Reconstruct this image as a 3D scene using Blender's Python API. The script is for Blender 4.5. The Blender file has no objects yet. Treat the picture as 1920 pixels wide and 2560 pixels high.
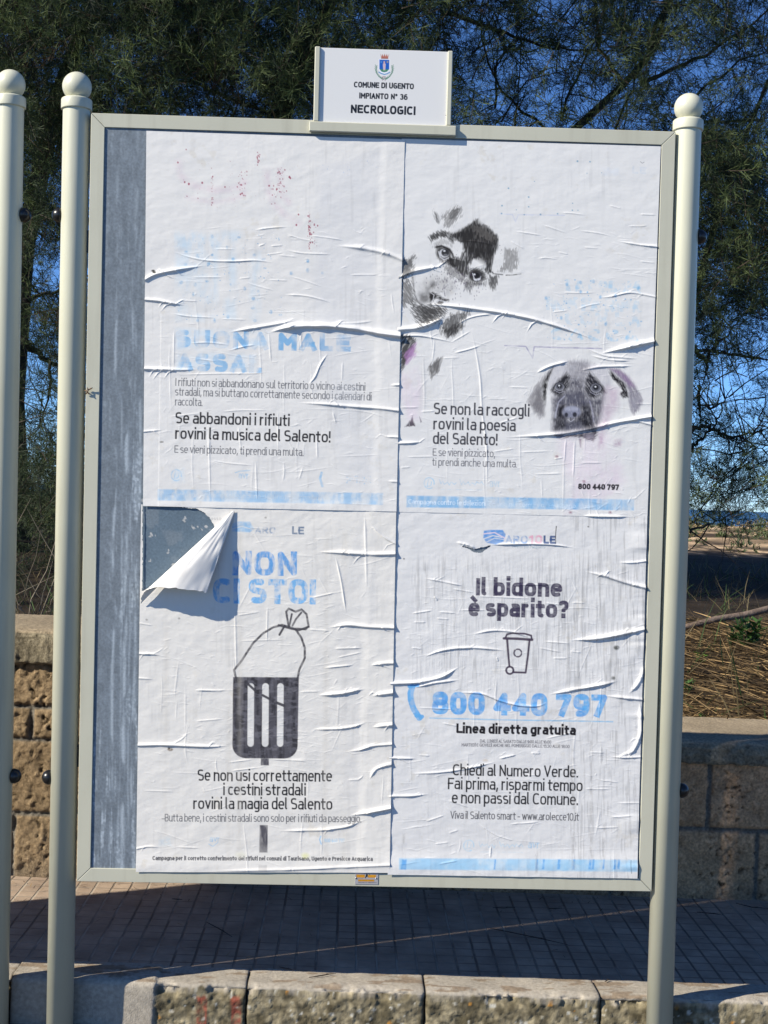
import bpy, math, random
import numpy as np
from mathutils import Vector, Matrix

rng = np.random.default_rng(11)
random.seed(11)
rad = math.radians
sc = bpy.context.scene
COL = sc.collection

# ------------------------------------------------------------------ camera
F, CW, CH = 3300.0, 1920, 2560           # focal length and size of the photograph, in its pixels
PAVE = 0.12                               # height of the pavement over the road
BZ = 1.4752                               # height of the board's centre on its posts
# The board leans a little towards the street and to one side. Its own frame has the sheet upright at y = 0.
LEAN, TILT = 0.01754, 0.0148
BOARD = Matrix.Rotation(-TILT, 4, 'Y') @ Matrix.Rotation(LEAN, 4, 'X')
_B = np.array(BOARD.to_3x3())
CAM_L = np.array([-0.0651, -3.5925, BZ + 0.0941])      # the camera in the board's frame
YAW, PITCH, ROLL = 0.0248, -0.02936, 0.0255
f_L = np.array([math.sin(YAW) * math.cos(PITCH), math.cos(YAW) * math.cos(PITCH), math.sin(PITCH)])
_r = np.array([math.cos(YAW), -math.sin(YAW), 0.0])
_u = np.cross(_r, f_L)
r_L = math.cos(ROLL) * _r + math.sin(ROLL) * _u
u_L = math.cos(ROLL) * _u - math.sin(ROLL) * _r
CAM, _f, RIGHT, UP = _B @ CAM_L, _B @ f_L, _B @ r_L, _B @ u_L
cd = bpy.data.cameras.new("camera")
cam = bpy.data.objects.new("camera", cd)
COL.objects.link(cam)
m = Matrix.Identity(4)
for i in range(3):
    m[i][0], m[i][1], m[i][2], m[i][3] = RIGHT[i], UP[i], -_f[i], CAM[i]
cam.matrix_world = m
cd.sensor_fit = 'VERTICAL'
cd.sensor_height = 36.0
cd.sensor_width = 27.0
cd.lens = 36.0 * F / CH
cd.clip_start = 0.05
cd.clip_end = 30000
sc.camera = cam

# ------------------------------------------------------------------ light
SUN_EL, SUN_AZ = rad(32.8), rad(65.1)       # elevation; azimuth left of straight behind the camera
TO_SUN = Vector((-math.cos(SUN_EL) * math.sin(SUN_AZ), -math.cos(SUN_EL) * math.cos(SUN_AZ), math.sin(SUN_EL)))
w = bpy.data.worlds.new("World")
sc.world = w
w.use_nodes = True
nt = w.node_tree
sky = nt.nodes.new('ShaderNodeTexSky')
sky.sky_type = 'NISHITA'
sky.sun_disc = False
sky.sun_elevation = SUN_EL
sky.sun_rotation = math.atan2(TO_SUN.x, TO_SUN.y)
sky.altitude = 3500
sky.air_density = 1.0
sky.dust_density = 0.0
sky.ozone_density = 10.0
bg = nt.nodes['Background']
bg.inputs[1].default_value = 0.11
nt.links.new(sky.outputs[0], bg.inputs[0])
sd = bpy.data.lights.new("sun", 'SUN')
sd.energy = 5.0
sd.angle = rad(0.5)
sd.color = (1.0, 0.93, 0.79)
so = bpy.data.objects.new("sun", sd)
COL.objects.link(so)
so.rotation_euler = TO_SUN.to_track_quat('Z', 'Y').to_euler()
so.location = (-4, -6, 8)
sc.view_settings.view_transform = 'Standard'
sc.view_settings.look = 'None'
sc.view_settings.exposure = 0.60
sc.view_settings.gamma = 1.0
sc.cycles.max_bounces = 6
sc.cycles.diffuse_bounces = 3

# ------------------------------------------------------------------ helpers
def proj(P):
    """where a point of the board's frame shows in the photograph"""
    d = P - CAM_L
    z = d @ f_L
    return CW / 2 + F * (d @ r_L) / z, CH / 2 - F * (d @ u_L) / z

def on_board(px, py, Y):
    """the point of the board's frame, in its plane y = Y, seen at a spot of the photograph"""
    d = f_L * F + r_L * (px - CW / 2) - u_L * (py - CH / 2)
    return CAM_L + d * ((Y - CAM_L[1]) / d[1])

def at(px, py, Y):
    """the point of the world's upright plane y = Y seen at a spot of the photograph"""
    d = _f * F + RIGHT * (px - CW / 2) - UP * (py - CH / 2)
    return CAM + d * ((Y - CAM[1]) / d[1])

def onz(px, py, z):
    d = _f * F + RIGHT * (px - CW / 2) - UP * (py - CH / 2)
    return CAM + d * ((z - CAM[2]) / d[2])

def tag(o, label=None, cat=None, group=None, kind=None):
    if label: o['label'] = label
    if cat: o['category'] = cat
    if group: o['group'] = group
    if kind: o['kind'] = kind
    return o

def empty(name, loc):
    o = bpy.data.objects.new(name, None)
    COL.objects.link(o)
    o.location = loc
    o.empty_display_size = 0.1
    return o

def link(name, me, material, parent=None, loc=None):
    o = bpy.data.objects.new(name, me)
    COL.objects.link(o)
    if material: me.materials.append(material)
    if parent is not None:
        o.parent = parent
    if loc is not None: o.location = loc
    return o

def mesh_np(name, V, Q, smooth=False):
    """mesh out of an (n,3) array of points and an (m,k) array of faces"""
    me = bpy.data.meshes.new(name)
    V = np.asarray(V, np.float32)
    Q = np.asarray(Q, np.int32)
    k = Q.shape[1]
    me.vertices.add(len(V)); me.vertices.foreach_set('co', V.ravel())
    me.loops.add(Q.size); me.loops.foreach_set('vertex_index', Q.ravel())
    me.polygons.add(len(Q)); me.polygons.foreach_set('loop_start', np.arange(0, Q.size, k, dtype=np.int32))
    if smooth: me.polygons.foreach_set('use_smooth', np.ones(len(Q), bool))
    me.update(calc_edges=True)
    return me

def colour_attr(me, name, C):
    a = me.color_attributes.new(name, 'FLOAT_COLOR', 'POINT')
    C = np.asarray(C, np.float32).reshape(-1, 3)
    a.data.foreach_set('color', np.concatenate([C, np.ones((len(C), 1), np.float32)], 1).ravel())

class MB:
    """collects simple solids into one mesh"""
    def __init__(s): s.v, s.f = [], []
    def add(s, V, Fs):
        n = len(s.v)
        s.v += [tuple(p) for p in V]
        s.f += [tuple(i + n for i in f) for f in Fs]
    def box(s, a, b, bev=0.0):
        x0, y0, z0 = a; x1, y1, z1 = b
        if bev <= 0:
            V = [(x, y, z) for z in (z0, z1) for y in (y0, y1) for x in (x0, x1)]
            s.add(V, [(0, 2, 3, 1), (4, 5, 7, 6), (0, 1, 5, 4), (2, 6, 7, 3), (0, 4, 6, 2), (1, 3, 7, 5)])
        else:
            c = bev
            ring = lambda e, z: [(x0 + e, y0 + c, z), (x0 + c, y0 + e, z), (x1 - c, y0 + e, z), (x1 - e, y0 + c, z),
                                 (x1 - e, y1 - c, z), (x1 - c, y1 - e, z), (x0 + c, y1 - e, z), (x0 + e, y1 - c, z)]
            R4 = [ring(c * .999, z0), ring(0, z0 + c), ring(0, z1 - c), ring(c * .999, z1)]
            V = sum(R4, [])
            Fs = [tuple(range(7, -1, -1)), tuple(range(24, 32))]
            for k in range(3):
                for i in range(8):
                    j = (i + 1) % 8
                    Fs.append((k * 8 + i, k * 8 + j, k * 8 + 8 + j, k * 8 + 8 + i))
            s.add(V, Fs)
    def lathe(s, prof, c=(0, 0, 0), n=40, axis='z'):
        V, Fs = [], []
        for r, h in prof:
            for i in range(n):
                a = 2 * math.pi * i / n
                p = (r * math.cos(a), r * math.sin(a), h)
                if axis == 'x': p = (p[2], p[0], p[1])
                if axis == 'y': p = (p[0], -p[2], p[1])
                V.append((p[0] + c[0], p[1] + c[1], p[2] + c[2]))
        for k in range(len(prof) - 1):
            for i in range(n):
                j = (i + 1) % n
                Fs.append((k * n + i, k * n + j, k * n + n + j, k * n + n + i))
        s.add(V, Fs)
    def tube(s, pts, radii, n=6):
        pts = [Vector(p) for p in pts]
        V, Fs = [], []
        for k, p in enumerate(pts):
            t = (pts[min(k + 1, len(pts) - 1)] - pts[max(k - 1, 0)])
            if t.length < 1e-9: t = Vector((0, 0, 1))
            q = t.normalized().to_track_quat('Z', 'Y')
            for i in range(n):
                a = 2 * math.pi * i / n
                V.append(p + q @ Vector((radii[k] * math.cos(a), radii[k] * math.sin(a), 0)))
        for k in range(len(pts) - 1):
            for i in range(n):
                j = (i + 1) % n
                Fs.append((k * n + i, k * n + j, k * n + n + j, k * n + n + i))
        Fs.append(tuple(range(n - 1, -1, -1)))
        Fs.append(tuple(range((len(pts) - 1) * n, len(pts) * n)))
        s.add(V, Fs)
    def build(s, name, material, parent=None, smooth=False, loc=None):
        me = bpy.data.meshes.new(name)
        me.from_pydata(s.v, [], s.f)
        me.update()
        if smooth:
            me.polygons.foreach_set('use_smooth', np.ones(len(me.polygons), bool))
        return link(name, me, material, parent, loc)

# value noise
_T = rng.random((256, 256))
def vn(x, y, seed=0):
    x = np.asarray(x) + seed * 17.31; y = np.asarray(y) + seed * 7.77
    xi = np.floor(x).astype(int); yi = np.floor(y).astype(int)
    fx = x - xi; fy = y - yi
    fx = fx * fx * (3 - 2 * fx); fy = fy * fy * (3 - 2 * fy)
    g = lambda a, b: _T[(xi + a) & 255, (yi + b) & 255]
    return (g(0, 0) * (1 - fx) + g(1, 0) * fx) * (1 - fy) + (g(0, 1) * (1 - fx) + g(1, 1) * fx) * fy
def fbm(x, y, seed=0, o=4):
    s = 0; a = .5; t = 0
    for k in range(o):
        s = s + a * vn(x * 2 ** k, y * 2 ** k, seed + k); t += a; a *= .55
    return s / t
def sstep(a, b, x):
    t = np.clip((x - a) / (b - a), 0, 1)
    return t * t * (3 - 2 * t)
def lin(*c):
    return tuple((v / 12.92 if v <= .04045 else ((v + .055) / 1.055) ** 2.4) for v in [q / 255 for q in c])

# materials
def new_mat(name):
    mt = bpy.data.materials.new(name)
    mt.use_nodes = True
    return mt, mt.node_tree.nodes, mt.node_tree.links, mt.node_tree.nodes['Principled BSDF']

def noise_mat(name, c1, c2, scale=20, rough=.6, bump=0.0, bscale=None, detail=6, spec=.5, stretch=None, metallic=0.0, bdist=.01):
    mt, N, L, B = new_mat(name)
    tc = N.new('ShaderNodeTexCoord')
    src = tc.outputs['Object']
    if stretch:
        mp = N.new('ShaderNodeMapping'); mp.inputs['Scale'].default_value = stretch
        L.new(src, mp.inputs[0]); src = mp.outputs[0]
    n = N.new('ShaderNodeTexNoise'); n.inputs['Scale'].default_value = scale; n.inputs['Detail'].default_value = detail
    L.new(src, n.inputs['Vector'])
    r = N.new('ShaderNodeValToRGB')
    r.color_ramp.elements[0].position = .3; r.color_ramp.elements[1].position = .7
    r.color_ramp.elements[0].color = (*c1, 1); r.color_ramp.elements[1].color = (*c2, 1)
    L.new(n.outputs[0], r.inputs[0]); L.new(r.outputs[0], B.inputs['Base Color'])
    B.inputs['Roughness'].default_value = rough
    B.inputs['Metallic'].default_value = metallic
    B.inputs['Specular IOR Level'].default_value = spec
    if bump:
        n2 = N.new('ShaderNodeTexNoise'); n2.inputs['Scale'].default_value = bscale or scale * 3; n2.inputs['Detail'].default_value = 8
        L.new(src, n2.inputs['Vector'])
        b = N.new('ShaderNodeBump'); b.inputs['Strength'].default_value = bump; b.inputs['Distance'].default_value = bdist
        L.new(n2.outputs[0], b.inputs['Height']); L.new(b.outputs[0], B.inputs['Normal'])
    return mt

def attr_mat(name, rough=.7, attr='tint', spec=.3, transl=0.0, nscale=None, namp=.3, bump=0, bdist=.004):
    mt, N, L, B = new_mat(name)
    a = N.new('ShaderNodeVertexColor'); a.layer_name = attr
    col = a.outputs[0]
    if nscale:
        tc = N.new('ShaderNodeTexCoord')
        n = N.new('ShaderNodeTexNoise'); n.inputs['Scale'].default_value = nscale; n.inputs['Detail'].default_value = 6
        L.new(tc.outputs['Object'], n.inputs['Vector'])
        mr = N.new('ShaderNodeMapRange')
        mr.inputs[1].default_value = .25; mr.inputs[2].default_value = .75
        mr.inputs[3].default_value = 1 - namp; mr.inputs[4].default_value = 1 + namp
        L.new(n.outputs[0], mr.inputs[0])
        mx = N.new('ShaderNodeVectorMath'); mx.operation = 'SCALE'
        L.new(col, mx.inputs[0]); L.new(mr.outputs[0], mx.inputs['Scale'])
        col = mx.outputs[0]
        if bump:
            n2 = N.new('ShaderNodeTexNoise'); n2.inputs['Scale'].default_value = nscale * 2.5; n2.inputs['Detail'].default_value = 8
            L.new(tc.outputs['Object'], n2.inputs['Vector'])
            b = N.new('ShaderNodeBump'); b.inputs['Strength'].default_value = bump; b.inputs['Distance'].default_value = bdist
            L.new(n2.outputs[0], b.inputs['Height']); L.new(b.outputs[0], B.inputs['Normal'])
    L.new(col, B.inputs['Base Color'])
    B.inputs['Roughness'].default_value = rough
    B.inputs['Specular IOR Level'].default_value = spec
    if transl:
        t = N.new('ShaderNodeBsdfTranslucent'); L.new(col, t.inputs[0])
        mix = N.new('ShaderNodeMixShader'); mix.inputs[0].default_value = transl
        L.new(B.outputs[0], mix.inputs[1]); L.new(t.outputs[0], mix.inputs[2])
        L.new(mix.outputs[0], N['Material Output'].inputs['Surface'])
    return mt

def enamel(name, c1, c2, rough):
    """painted steel: slight mottling, run-down grime and small chips"""
    mt = noise_mat(name, c1, c2, 5, rough, .04, 60, spec=.45, bdist=.002)
    N, L, B = mt.node_tree.nodes, mt.node_tree.links, mt.node_tree.nodes['Principled BSDF']
    src = B.inputs['Base Color'].links[0].from_socket
    tc = N.new('ShaderNodeTexCoord'); mp = N.new('ShaderNodeMapping'); mp.inputs['Scale'].default_value = (40, 40, 3)
    L.new(tc.outputs['Object'], mp.inputs[0])
    g_ = N.new('ShaderNodeTexNoise'); g_.inputs['Scale'].default_value = 1; g_.inputs['Detail'].default_value = 6; L.new(mp.outputs[0], g_.inputs['Vector'])
    r1 = N.new('ShaderNodeMapRange'); r1.inputs[1].default_value = .52; r1.inputs[2].default_value = .78; r1.inputs[4].default_value = .32
    L.new(g_.outputs[0], r1.inputs[0])
    m1 = N.new('ShaderNodeMixRGB'); m1.inputs[2].default_value = (.33, .31, .24, 1); L.new(r1.outputs[0], m1.inputs[0]); L.new(src, m1.inputs[1])
    v = N.new('ShaderNodeTexVoronoi'); v.inputs['Scale'].default_value = 17; L.new(tc.outputs['Object'], v.inputs['Vector'])
    wn = N.new('ShaderNodeMath'); wn.operation = 'MULTIPLY'; wn.inputs[1].default_value = .085
    sp = N.new('ShaderNodeSeparateColor'); L.new(v.outputs['Color'], sp.inputs[0])
    pw = N.new('ShaderNodeMath'); pw.operation = 'POWER'; pw.inputs[1].default_value = 5; L.new(sp.outputs[0], pw.inputs[0]); L.new(pw.outputs[0], wn.inputs[0])
    lt = N.new('ShaderNodeMath'); lt.operation = 'LESS_THAN'; L.new(v.outputs['Distance'], lt.inputs[0]); L.new(wn.outputs[0], lt.inputs[1])
    m2 = N.new('ShaderNodeMixRGB'); m2.inputs[2].default_value = (.09, .075, .055, 1); L.new(lt.outputs[0], m2.inputs[0]); L.new(m1.outputs[0], m2.inputs[1])
    L.new(m2.outputs[0], B.inputs['Base Color'])
    return mt
M_ENAMEL = enamel('cream_enamel', (.55, .54, .42), (.59, .58, .455), .38)
M_RAIL = enamel('cream_enamel_rail', (.475, .463, .37), (.52, .507, .405), .45)
M_BLACK = noise_mat('black_plastic', (.008, .008, .008), (.014, .013, .013), scale=30, rough=.3)
M_PRINT = attr_mat('printed_paper', rough=.62, attr='print', spec=.25)
M_PLATE = attr_mat('printed_plate', rough=.35, attr='print', spec=.5)
M_PANEL = attr_mat('galvanised_sheet', rough=.55, attr='print', spec=.25, nscale=160, namp=.2)
M_STEEL = noise_mat('steel_rivet', (.5, .5, .5), (.6, .6, .6), scale=60, rough=.3, metallic=.8)
M_PAPERBACK = noise_mat('paper_back', (.72, .69, .65), (.78, .76, .73), scale=14, rough=.8, spec=.2)

# ------------------------------------------------------------------ stroke lettering (x-height 100, capitals 140)
def A(cx, cy, rx, ry, a0, a1, n=12, e=2.8):
    o = []
    for i in range(n + 1):
        a = rad(a0 + (a1 - a0) * i / n)
        c, s_ = math.cos(a), math.sin(a)
        o.append((cx + rx * math.copysign(abs(c) ** (2 / e), c), cy + ry * math.copysign(abs(s_) ** (2 / e), s_)))
    return o
def OO(x0, y0, x1, y1, e=2.8):
    return A((x0 + x1) / 2, (y0 + y1) / 2, (x1 - x0) / 2, (y1 - y0) / 2, 0, 360, 24, e)
def S_(wd, h):
    return [A(wd / 2, h * .755, wd / 2, h * .245, 46, 225, 10) + A(wd / 2, h * .255, wd / 2, h * .255, 45, -134, 10)]
G = {
 'a': (70, [[(6, 93), (22, 100)] + A(42, 72, 28, 28, 90, 0, 6) + [(70, 0)], [(70, 57), (28, 57)] + A(28, 28.5, 28, 28.5, 90, 270, 8) + [(46, 1), (70, 14)]]),
 'b': (74, [[(0, 0), (0, 150)], OO(0, 0, 74, 100)]),
 'c': (64, [A(38, 50, 38, 50, 52, 308)]),
 'd': (74, [[(74, 0), (74, 150)], OO(0, 0, 74, 100)]),
 'e': (74, [[(1, 52), (74, 52)] + A(37.5, 50, 37, 50, 0, 312, 20)]),
 'f': (48, [[(52, 149)] + A(38, 122, 22, 27, 90, 180, 6) + [(16, 0)], [(0, 98), (46, 98)]]),
 'g': (74, [OO(0, 2, 74, 100), [(74, 100), (74, -14)] + A(38, -14, 36, 28, 0, -130, 8)]),
 'h': (74, [[(0, 0), (0, 150)], [(0, 66)] + A(38, 66, 36, 34, 170, 0, 10) + [(74, 0)]]),
 'i': (0, [[(0, 0), (0, 100)], [(0, 136), (0, 138)]]),
 'j': (10, [[(10, 100), (10, -20), (-6, -40)], [(10, 136), (10, 138)]]),
 'l': (16, [[(0, 150), (0, 18)] + A(18, 18, 18, 18, 180, 270, 5)]),
 'm': (124, [[(0, 0), (0, 100)], [(0, 68)] + A(32, 68, 30, 32, 170, 0, 8) + [(62, 0)], [(62, 68)] + A(94, 68, 30, 32, 170, 0, 8) + [(124, 0)]]),
 'n': (74, [[(0, 0), (0, 100)], [(0, 66)] + A(38, 66, 36, 34, 170, 0, 10) + [(74, 0)]]),
 'o': (78, [OO(0, 0, 78, 100)]),
 'p': (74, [[(0, 100), (0, -42)], OO(0, 0, 74, 100)]),
 'q': (74, [[(74, 100), (74, -42)], OO(0, 0, 74, 100)]),
 'r': (44, [[(0, 0), (0, 100)], [(0, 62)] + A(34, 64, 34, 36, 175, 90, 6) + [(46, 100)]]),
 's': (66, S_(66, 100)),
 't': (50, [[(18, 132), (18, 26)] + A(40, 26, 22, 26, 180, 270, 6) + [(52, 2)], [(0, 98), (48, 98)]]),
 'u': (74, [[(74, 100), (74, 0)], [(0, 100), (0, 34)] + A(37, 34, 37, 34, 180, 360, 10)]),
 'v': (72, [[(0, 100), (36, 0), (72, 100)]]),
 'w': (108, [[(0, 100), (27, 0), (54, 94), (81, 0), (108, 100)]]),
 'z': (62, [[(2, 97), (60, 97), (2, 3), (64, 3)]]),
 'A': (92, [[(0, 0), (46, 140), (92, 0)], [(15, 44), (77, 44)]]),
 'B': (82, [[(0, 72), (44, 72)] + A(46, 36, 36, 36, 90, -90, 8) + [(0, 0), (0, 140), (42, 140)] + A(42, 106, 34, 34, 90, -90, 8)]),
 'C': (88, [A(50, 70, 50, 70, 50, 310, 16)]),
 'D': (90, [[(0, 0), (0, 140), (38, 140)] + A(38, 70, 52, 70, 90, -90, 12) + [(0, 0)]]),
 'E': (74, [[(74, 138), (0, 138), (0, 2), (76, 2)], [(0, 72), (64, 72)]]),
 'F': (70, [[(72, 138), (0, 138), (0, 0)], [(0, 70), (62, 70)]]),
 'G': (94, [A(50, 70, 50, 70, 52, 322, 16), [(56, 66), (92, 66), (92, 20)]]),
 'H': (84, [[(0, 0), (0, 140)], [(84, 0), (84, 140)], [(0, 72), (84, 72)]]),
 'I': (0, [[(0, 0), (0, 140)]]),
 'L': (66, [[(0, 140), (0, 2), (68, 2)]]),
 'M': (104, [[(0, 0), (0, 138), (52, 50), (104, 138), (104, 0)]]),
 'N': (84, [[(0, 0), (0, 138), (84, 2), (84, 140)]]),
 'O': (94, [OO(0, 0, 94, 140)]),
 'P': (78, [[(0, 0), (0, 140), (42, 140)] + A(42, 102, 36, 38, 90, -90, 10) + [(0, 64)]]),
 'R': (82, [[(0, 0), (0, 140), (42, 140)] + A(42, 102, 36, 38, 90, -90, 10) + [(0, 64)], [(40, 64), (82, 0)]]),
 'S': (82, S_(82, 140)),
 'T': (84, [[(0, 138), (84, 138)], [(42, 138), (42, 0)]]),
 'U': (86, [[(0, 140), (0, 46)] + A(43, 46, 43, 46, 180, 360, 12) + [(86, 140)]]),
 'V': (92, [[(0, 140), (46, 0), (92, 140)]]),
 'Z': (78, [[(2, 138), (76, 138), (0, 2), (80, 2)]]),
 '0': (82, [OO(0, 0, 82, 140)]),
 '1': (38, [[(0, 112), (36, 138), (36, 0)]]),
 '2': (76, [A(37, 102, 37, 38, 165, -35, 10) + [(0, 3), (78, 3)]]),
 '3': (76, [A(36, 106, 34, 34, 150, -80, 10) + [(30, 72)], [(30, 72)] + A(36, 37, 40, 37, 75, -150, 10)]),
 '4': (86, [[(62, 0), (62, 140), (0, 36), (86, 36)]]),
 '5': (76, [[(70, 138), (10, 138), (6, 78)] + A(36, 44, 40, 42, 120, -145, 12)]),
 '6': (80, [OO(0, 0, 80, 84), [(0, 42)] + A(50, 60, 50, 80, 180, 70, 8)]),
 '7': (76, [[(0, 138), (74, 138), (26, 0)]]),
 '8': (80, [OO(5, 74, 75, 140), OO(0, 0, 80, 74)]),
 '9': (80, [OO(0, 56, 80, 140), [(80, 98)] + A(30, 80, 50, 80, 0, -110, 8)]),
 '.': (0, [[(0, 0), (0, 2)]]), ',': (6, [[(6, 8), (-2, -26)]]),
 '!': (0, [[(0, 140), (0, 64)], [(0, 0), (0, 2)]]),
 '?': (66, [A(32, 108, 32, 32, 165, -40, 10) + [(32, 60), (32, 42)], [(32, 0), (32, 2)]]),
 ':': (0, [[(0, 4), (0, 6)], [(0, 84), (0, 86)]]), '-': (44, [[(0, 52), (44, 52)]]),
 '\u00b0': (30, [OO(0, 104, 32, 140, 2)]), "'": (0, [[(0, 150), (0, 120)]]), ' ': (26, []),
}
G['\u00e8'] = (74, G['e'][1] + [[(22, 146), (44, 122)]])
G['\u00cc'] = (0, G['I'][1] + [[(-20, 176), (2, 156)]])

def seg_cov(PX, PY, pts, wd, aa, closed=False, caps=True):
    """how much of each spot a stroke of width wd along pts covers"""
    best = np.full(PX.shape, 1e9)
    n = len(pts)
    for k in range(n - 1):
        (ax, ay), (bx, by) = pts[k], pts[k + 1]
        dx, dy = bx - ax, by - ay
        l2 = dx * dx + dy * dy
        if l2 < 1e-12: continue
        t = ((PX - ax) * dx + (PY - ay) * dy) / l2
        tc = np.clip(t, 0, 1)
        d = np.hypot(PX - ax - tc * dx, PY - ay - tc * dy)
        if caps and not closed:
            l = math.sqrt(l2)
            perp = np.abs((PX - ax) * dy - (PY - ay) * dx) / l
            e = wd / 2 if (n <= 4 or l > wd * .9) else 0.0       # square ends on stems, cut ends on curves
            if k == 0: d = np.where(t < 0, np.where(t * l > -e - aa * .3, perp, 1e9), d)
            if k == n - 2: d = np.where(t > 1, np.where((t - 1) * l < e + aa * .3, perp, 1e9), d)
        best = np.minimum(best, d)
    return np.clip((wd / 2 - best) / aa + .5, 0, 1), best

class Sheet:
    """a sheet on the board: a grid of points with its print and its creases.
    Spots are given where they were measured, in photograph pixels on the board's plane."""
    def __init__(s, x0, x1, z0, z1, step, base, off, centre_z=None):
        cz = BZ if centre_z is None else centre_z
        nx, nz = int(round((x1 - x0) / step)) + 1, int(round((z1 - z0) / step)) + 1
        s.X, s.Z = np.meshgrid(np.linspace(x0, x1, nx), np.linspace(z1, z0, nz))
        P = np.stack([s.X, np.full_like(s.X, -off), s.Z + cz], -1)
        s.PX, s.PY = proj(P)
        s.aa = (s.PX[0, -1] - s.PX[0, 0]) / (nx - 1) * 1.15
        s.C = np.empty((nz, nx, 3)); s.C[:] = base
        s.H = np.zeros((nz, nx)); s.keep = np.ones((nz, nx), bool)
        s.off = off
        s.c0, s.c1 = s.PX.max(0), s.PX.min(0)
        s.r0, s.r1 = s.PY.max(1), s.PY.min(1)
    def win(s, xa, xb, ya, yb):
        c = np.nonzero((s.c0 >= xa) & (s.c1 <= xb))[0]
        r = np.nonzero((s.r0 >= ya) & (s.r1 <= yb))[0]
        if len(c) == 0 or len(r) == 0: return None
        return (slice(r[0], r[-1] + 1), slice(c[0], c[-1] + 1))
    def mix(s, sl, a, col):
        a = np.asarray(a)[..., None]
        s.C[sl] = s.C[sl] * (1 - a) + np.asarray(col) * a
    def wear(s, sl, amt, sc_=9, seed=3, vert=1.0):
        if amt <= 0: return 1.0
        n = fbm(s.PX[sl] / sc_, s.PY[sl] / (sc_ * vert), seed, 4)
        return np.clip(1.0 - amt * sstep(.30, .72, n), 0, 1)
    def slope(s, x, y):
        i = np.argmin(np.abs(s.PY[:, s.PY.shape[1] // 2] - y))
        return math.atan2(s.PY[i, -1] - s.PY[i, 0], s.PX[i, -1] - s.PX[i, 0])
    def text(s, t, xa, xb, y, xh, wd, col, gap=26, cap=False, alpha=1.0, wear=0.0, wsc=9, seed=3, vert=1.0, space=26):
        """a line whose ink runs from xa to xb, baseline starting at y; xh = height of x (or of a capital)"""
        ang = s.slope(xa, y)
        ca, sa = math.cos(ang), math.sin(ang)
        k = (xh - wd) / (140 if cap else 100)
        gap = wd / k + max(6, 23 - .3 * wd / k)          # clear of the stroke's own width
        x = 0; pl = []
        for ch in t:
            if ch == ' ': x += space + gap * .45; continue
            adv, st = G[ch]
            pl.append((x, st)); x += adv + gap
        tot = x - gap
        kx = ((xb - xa) / ca - wd) / max(tot, 1)
        for gx, st in pl:
            for q in st:
                pts = []
                lift = .6 * wd if (not cap and min(p[1] for p in q) >= 120) else 0.0
                for (ux, uy) in q:
                    lx = wd / 2 + (gx + ux) * kx; ly = wd / 2 + uy * k + lift
                    pts.append((xa + lx * ca + ly * sa, y + lx * sa - ly * ca))
                pa = np.array(pts)
                mrg = wd + 3
                sl = s.win(pa[:, 0].min() - mrg, pa[:, 0].max() + mrg, pa[:, 1].min() - mrg, pa[:, 1].max() + mrg)
                if sl is None: continue
                c, _ = seg_cov(s.PX[sl], s.PY[sl], pts, wd, s.aa, closed=(pts[0] == pts[-1]))
                s.mix(sl, c * alpha * s.wear(sl, wear, wsc, seed, vert), col)
    def line(s, pts, wd, col, alpha=1.0, wear=0.0, wsc=9, seed=3, soft=None):
        pa = np.array(pts); mrg = wd + 4
        sl = s.win(pa[:, 0].min() - mrg, pa[:, 0].max() + mrg, pa[:, 1].min() - mrg, pa[:, 1].max() + mrg)
        if sl is None: return
        c, _ = seg_cov(s.PX[sl], s.PY[sl], pts, wd, soft or s.aa, caps=False)
        s.mix(sl, c * alpha * s.wear(sl, wear, wsc, seed), col)
    def sdf(s, sl, pts):
        PX, PY = s.PX[sl], s.PY[sl]
        d = np.full(PX.shape, 1e9); ins = np.zeros(PX.shape, bool)
        n = len(pts)
        for k in range(n):
            (ax, ay), (bx, by) = pts[k], pts[(k + 1) % n]
            dx, dy = bx - ax, by - ay
            t = np.clip(((PX - ax) * dx + (PY - ay) * dy) / max(dx * dx + dy * dy, 1e-9), 0, 1)
            d = np.minimum(d, np.hypot(PX - ax - t * dx, PY - ay - t * dy))
            ins ^= ((ay > PY) != (by > PY)) & (PX < dx * (PY - ay) / (dy if dy else 1e-9) + ax)
        return np.where(ins, -d, d)
    def poly(s, pts, col, alpha=1.0, soft=1.2, wear=0.0, wsc=9, seed=3, vert=1.0, fur=0.0, fang=90, fsc=3.0):
        pa = np.array(pts); mrg = soft * 2 + fur * 2 + 3
        sl = s.win(pa[:, 0].min() - mrg, pa[:, 0].max() + mrg, pa[:, 1].min() - mrg, pa[:, 1].max() + mrg)
        if sl is None: return
        d = s.sdf(sl, pts)
        a = 1.0
        if fur:
            ca, sa = math.cos(rad(fang)), math.sin(rad(fang))
            along = s.PX[sl] * ca - s.PY[sl] * sa; across = s.PX[sl] * sa + s.PY[sl] * ca
            n = vn(across / fsc, along / (fsc * 5), seed) * .65 + vn(across / fsc * 1.9, along / (fsc * 3), seed + 5) * .35
            d = d + (n - .5) * 2.4 * fur
            a = np.clip(1.0 + 1.3 * (n - .5), .4, 1)
        c = np.clip(.5 - d / (2 * soft), 0, 1)
        s.mix(sl, c * a * alpha * s.wear(sl, wear, wsc, seed, vert), col)
    def dot(s, x, y, r, col, alpha=1.0, rx=1.0):
        sl = s.win(x - r * rx - 3, x + r * rx + 3, y - r - 3, y + r + 3)
        if sl is None: return
        d = np.hypot((s.PX[sl] - x) / rx, s.PY[sl] - y)
        s.mix(sl, np.clip((r - d) / s.aa + .5, 0, 1) * alpha, col)
    def ell(s, cx, cy, rx, ry, **k):
        s.poly([(cx + rx * math.cos(a * math.pi / 12), cy + ry * math.sin(a * math.pi / 12)) for a in range(24)], **{'col': (0, 0, 0), **k})
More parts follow.
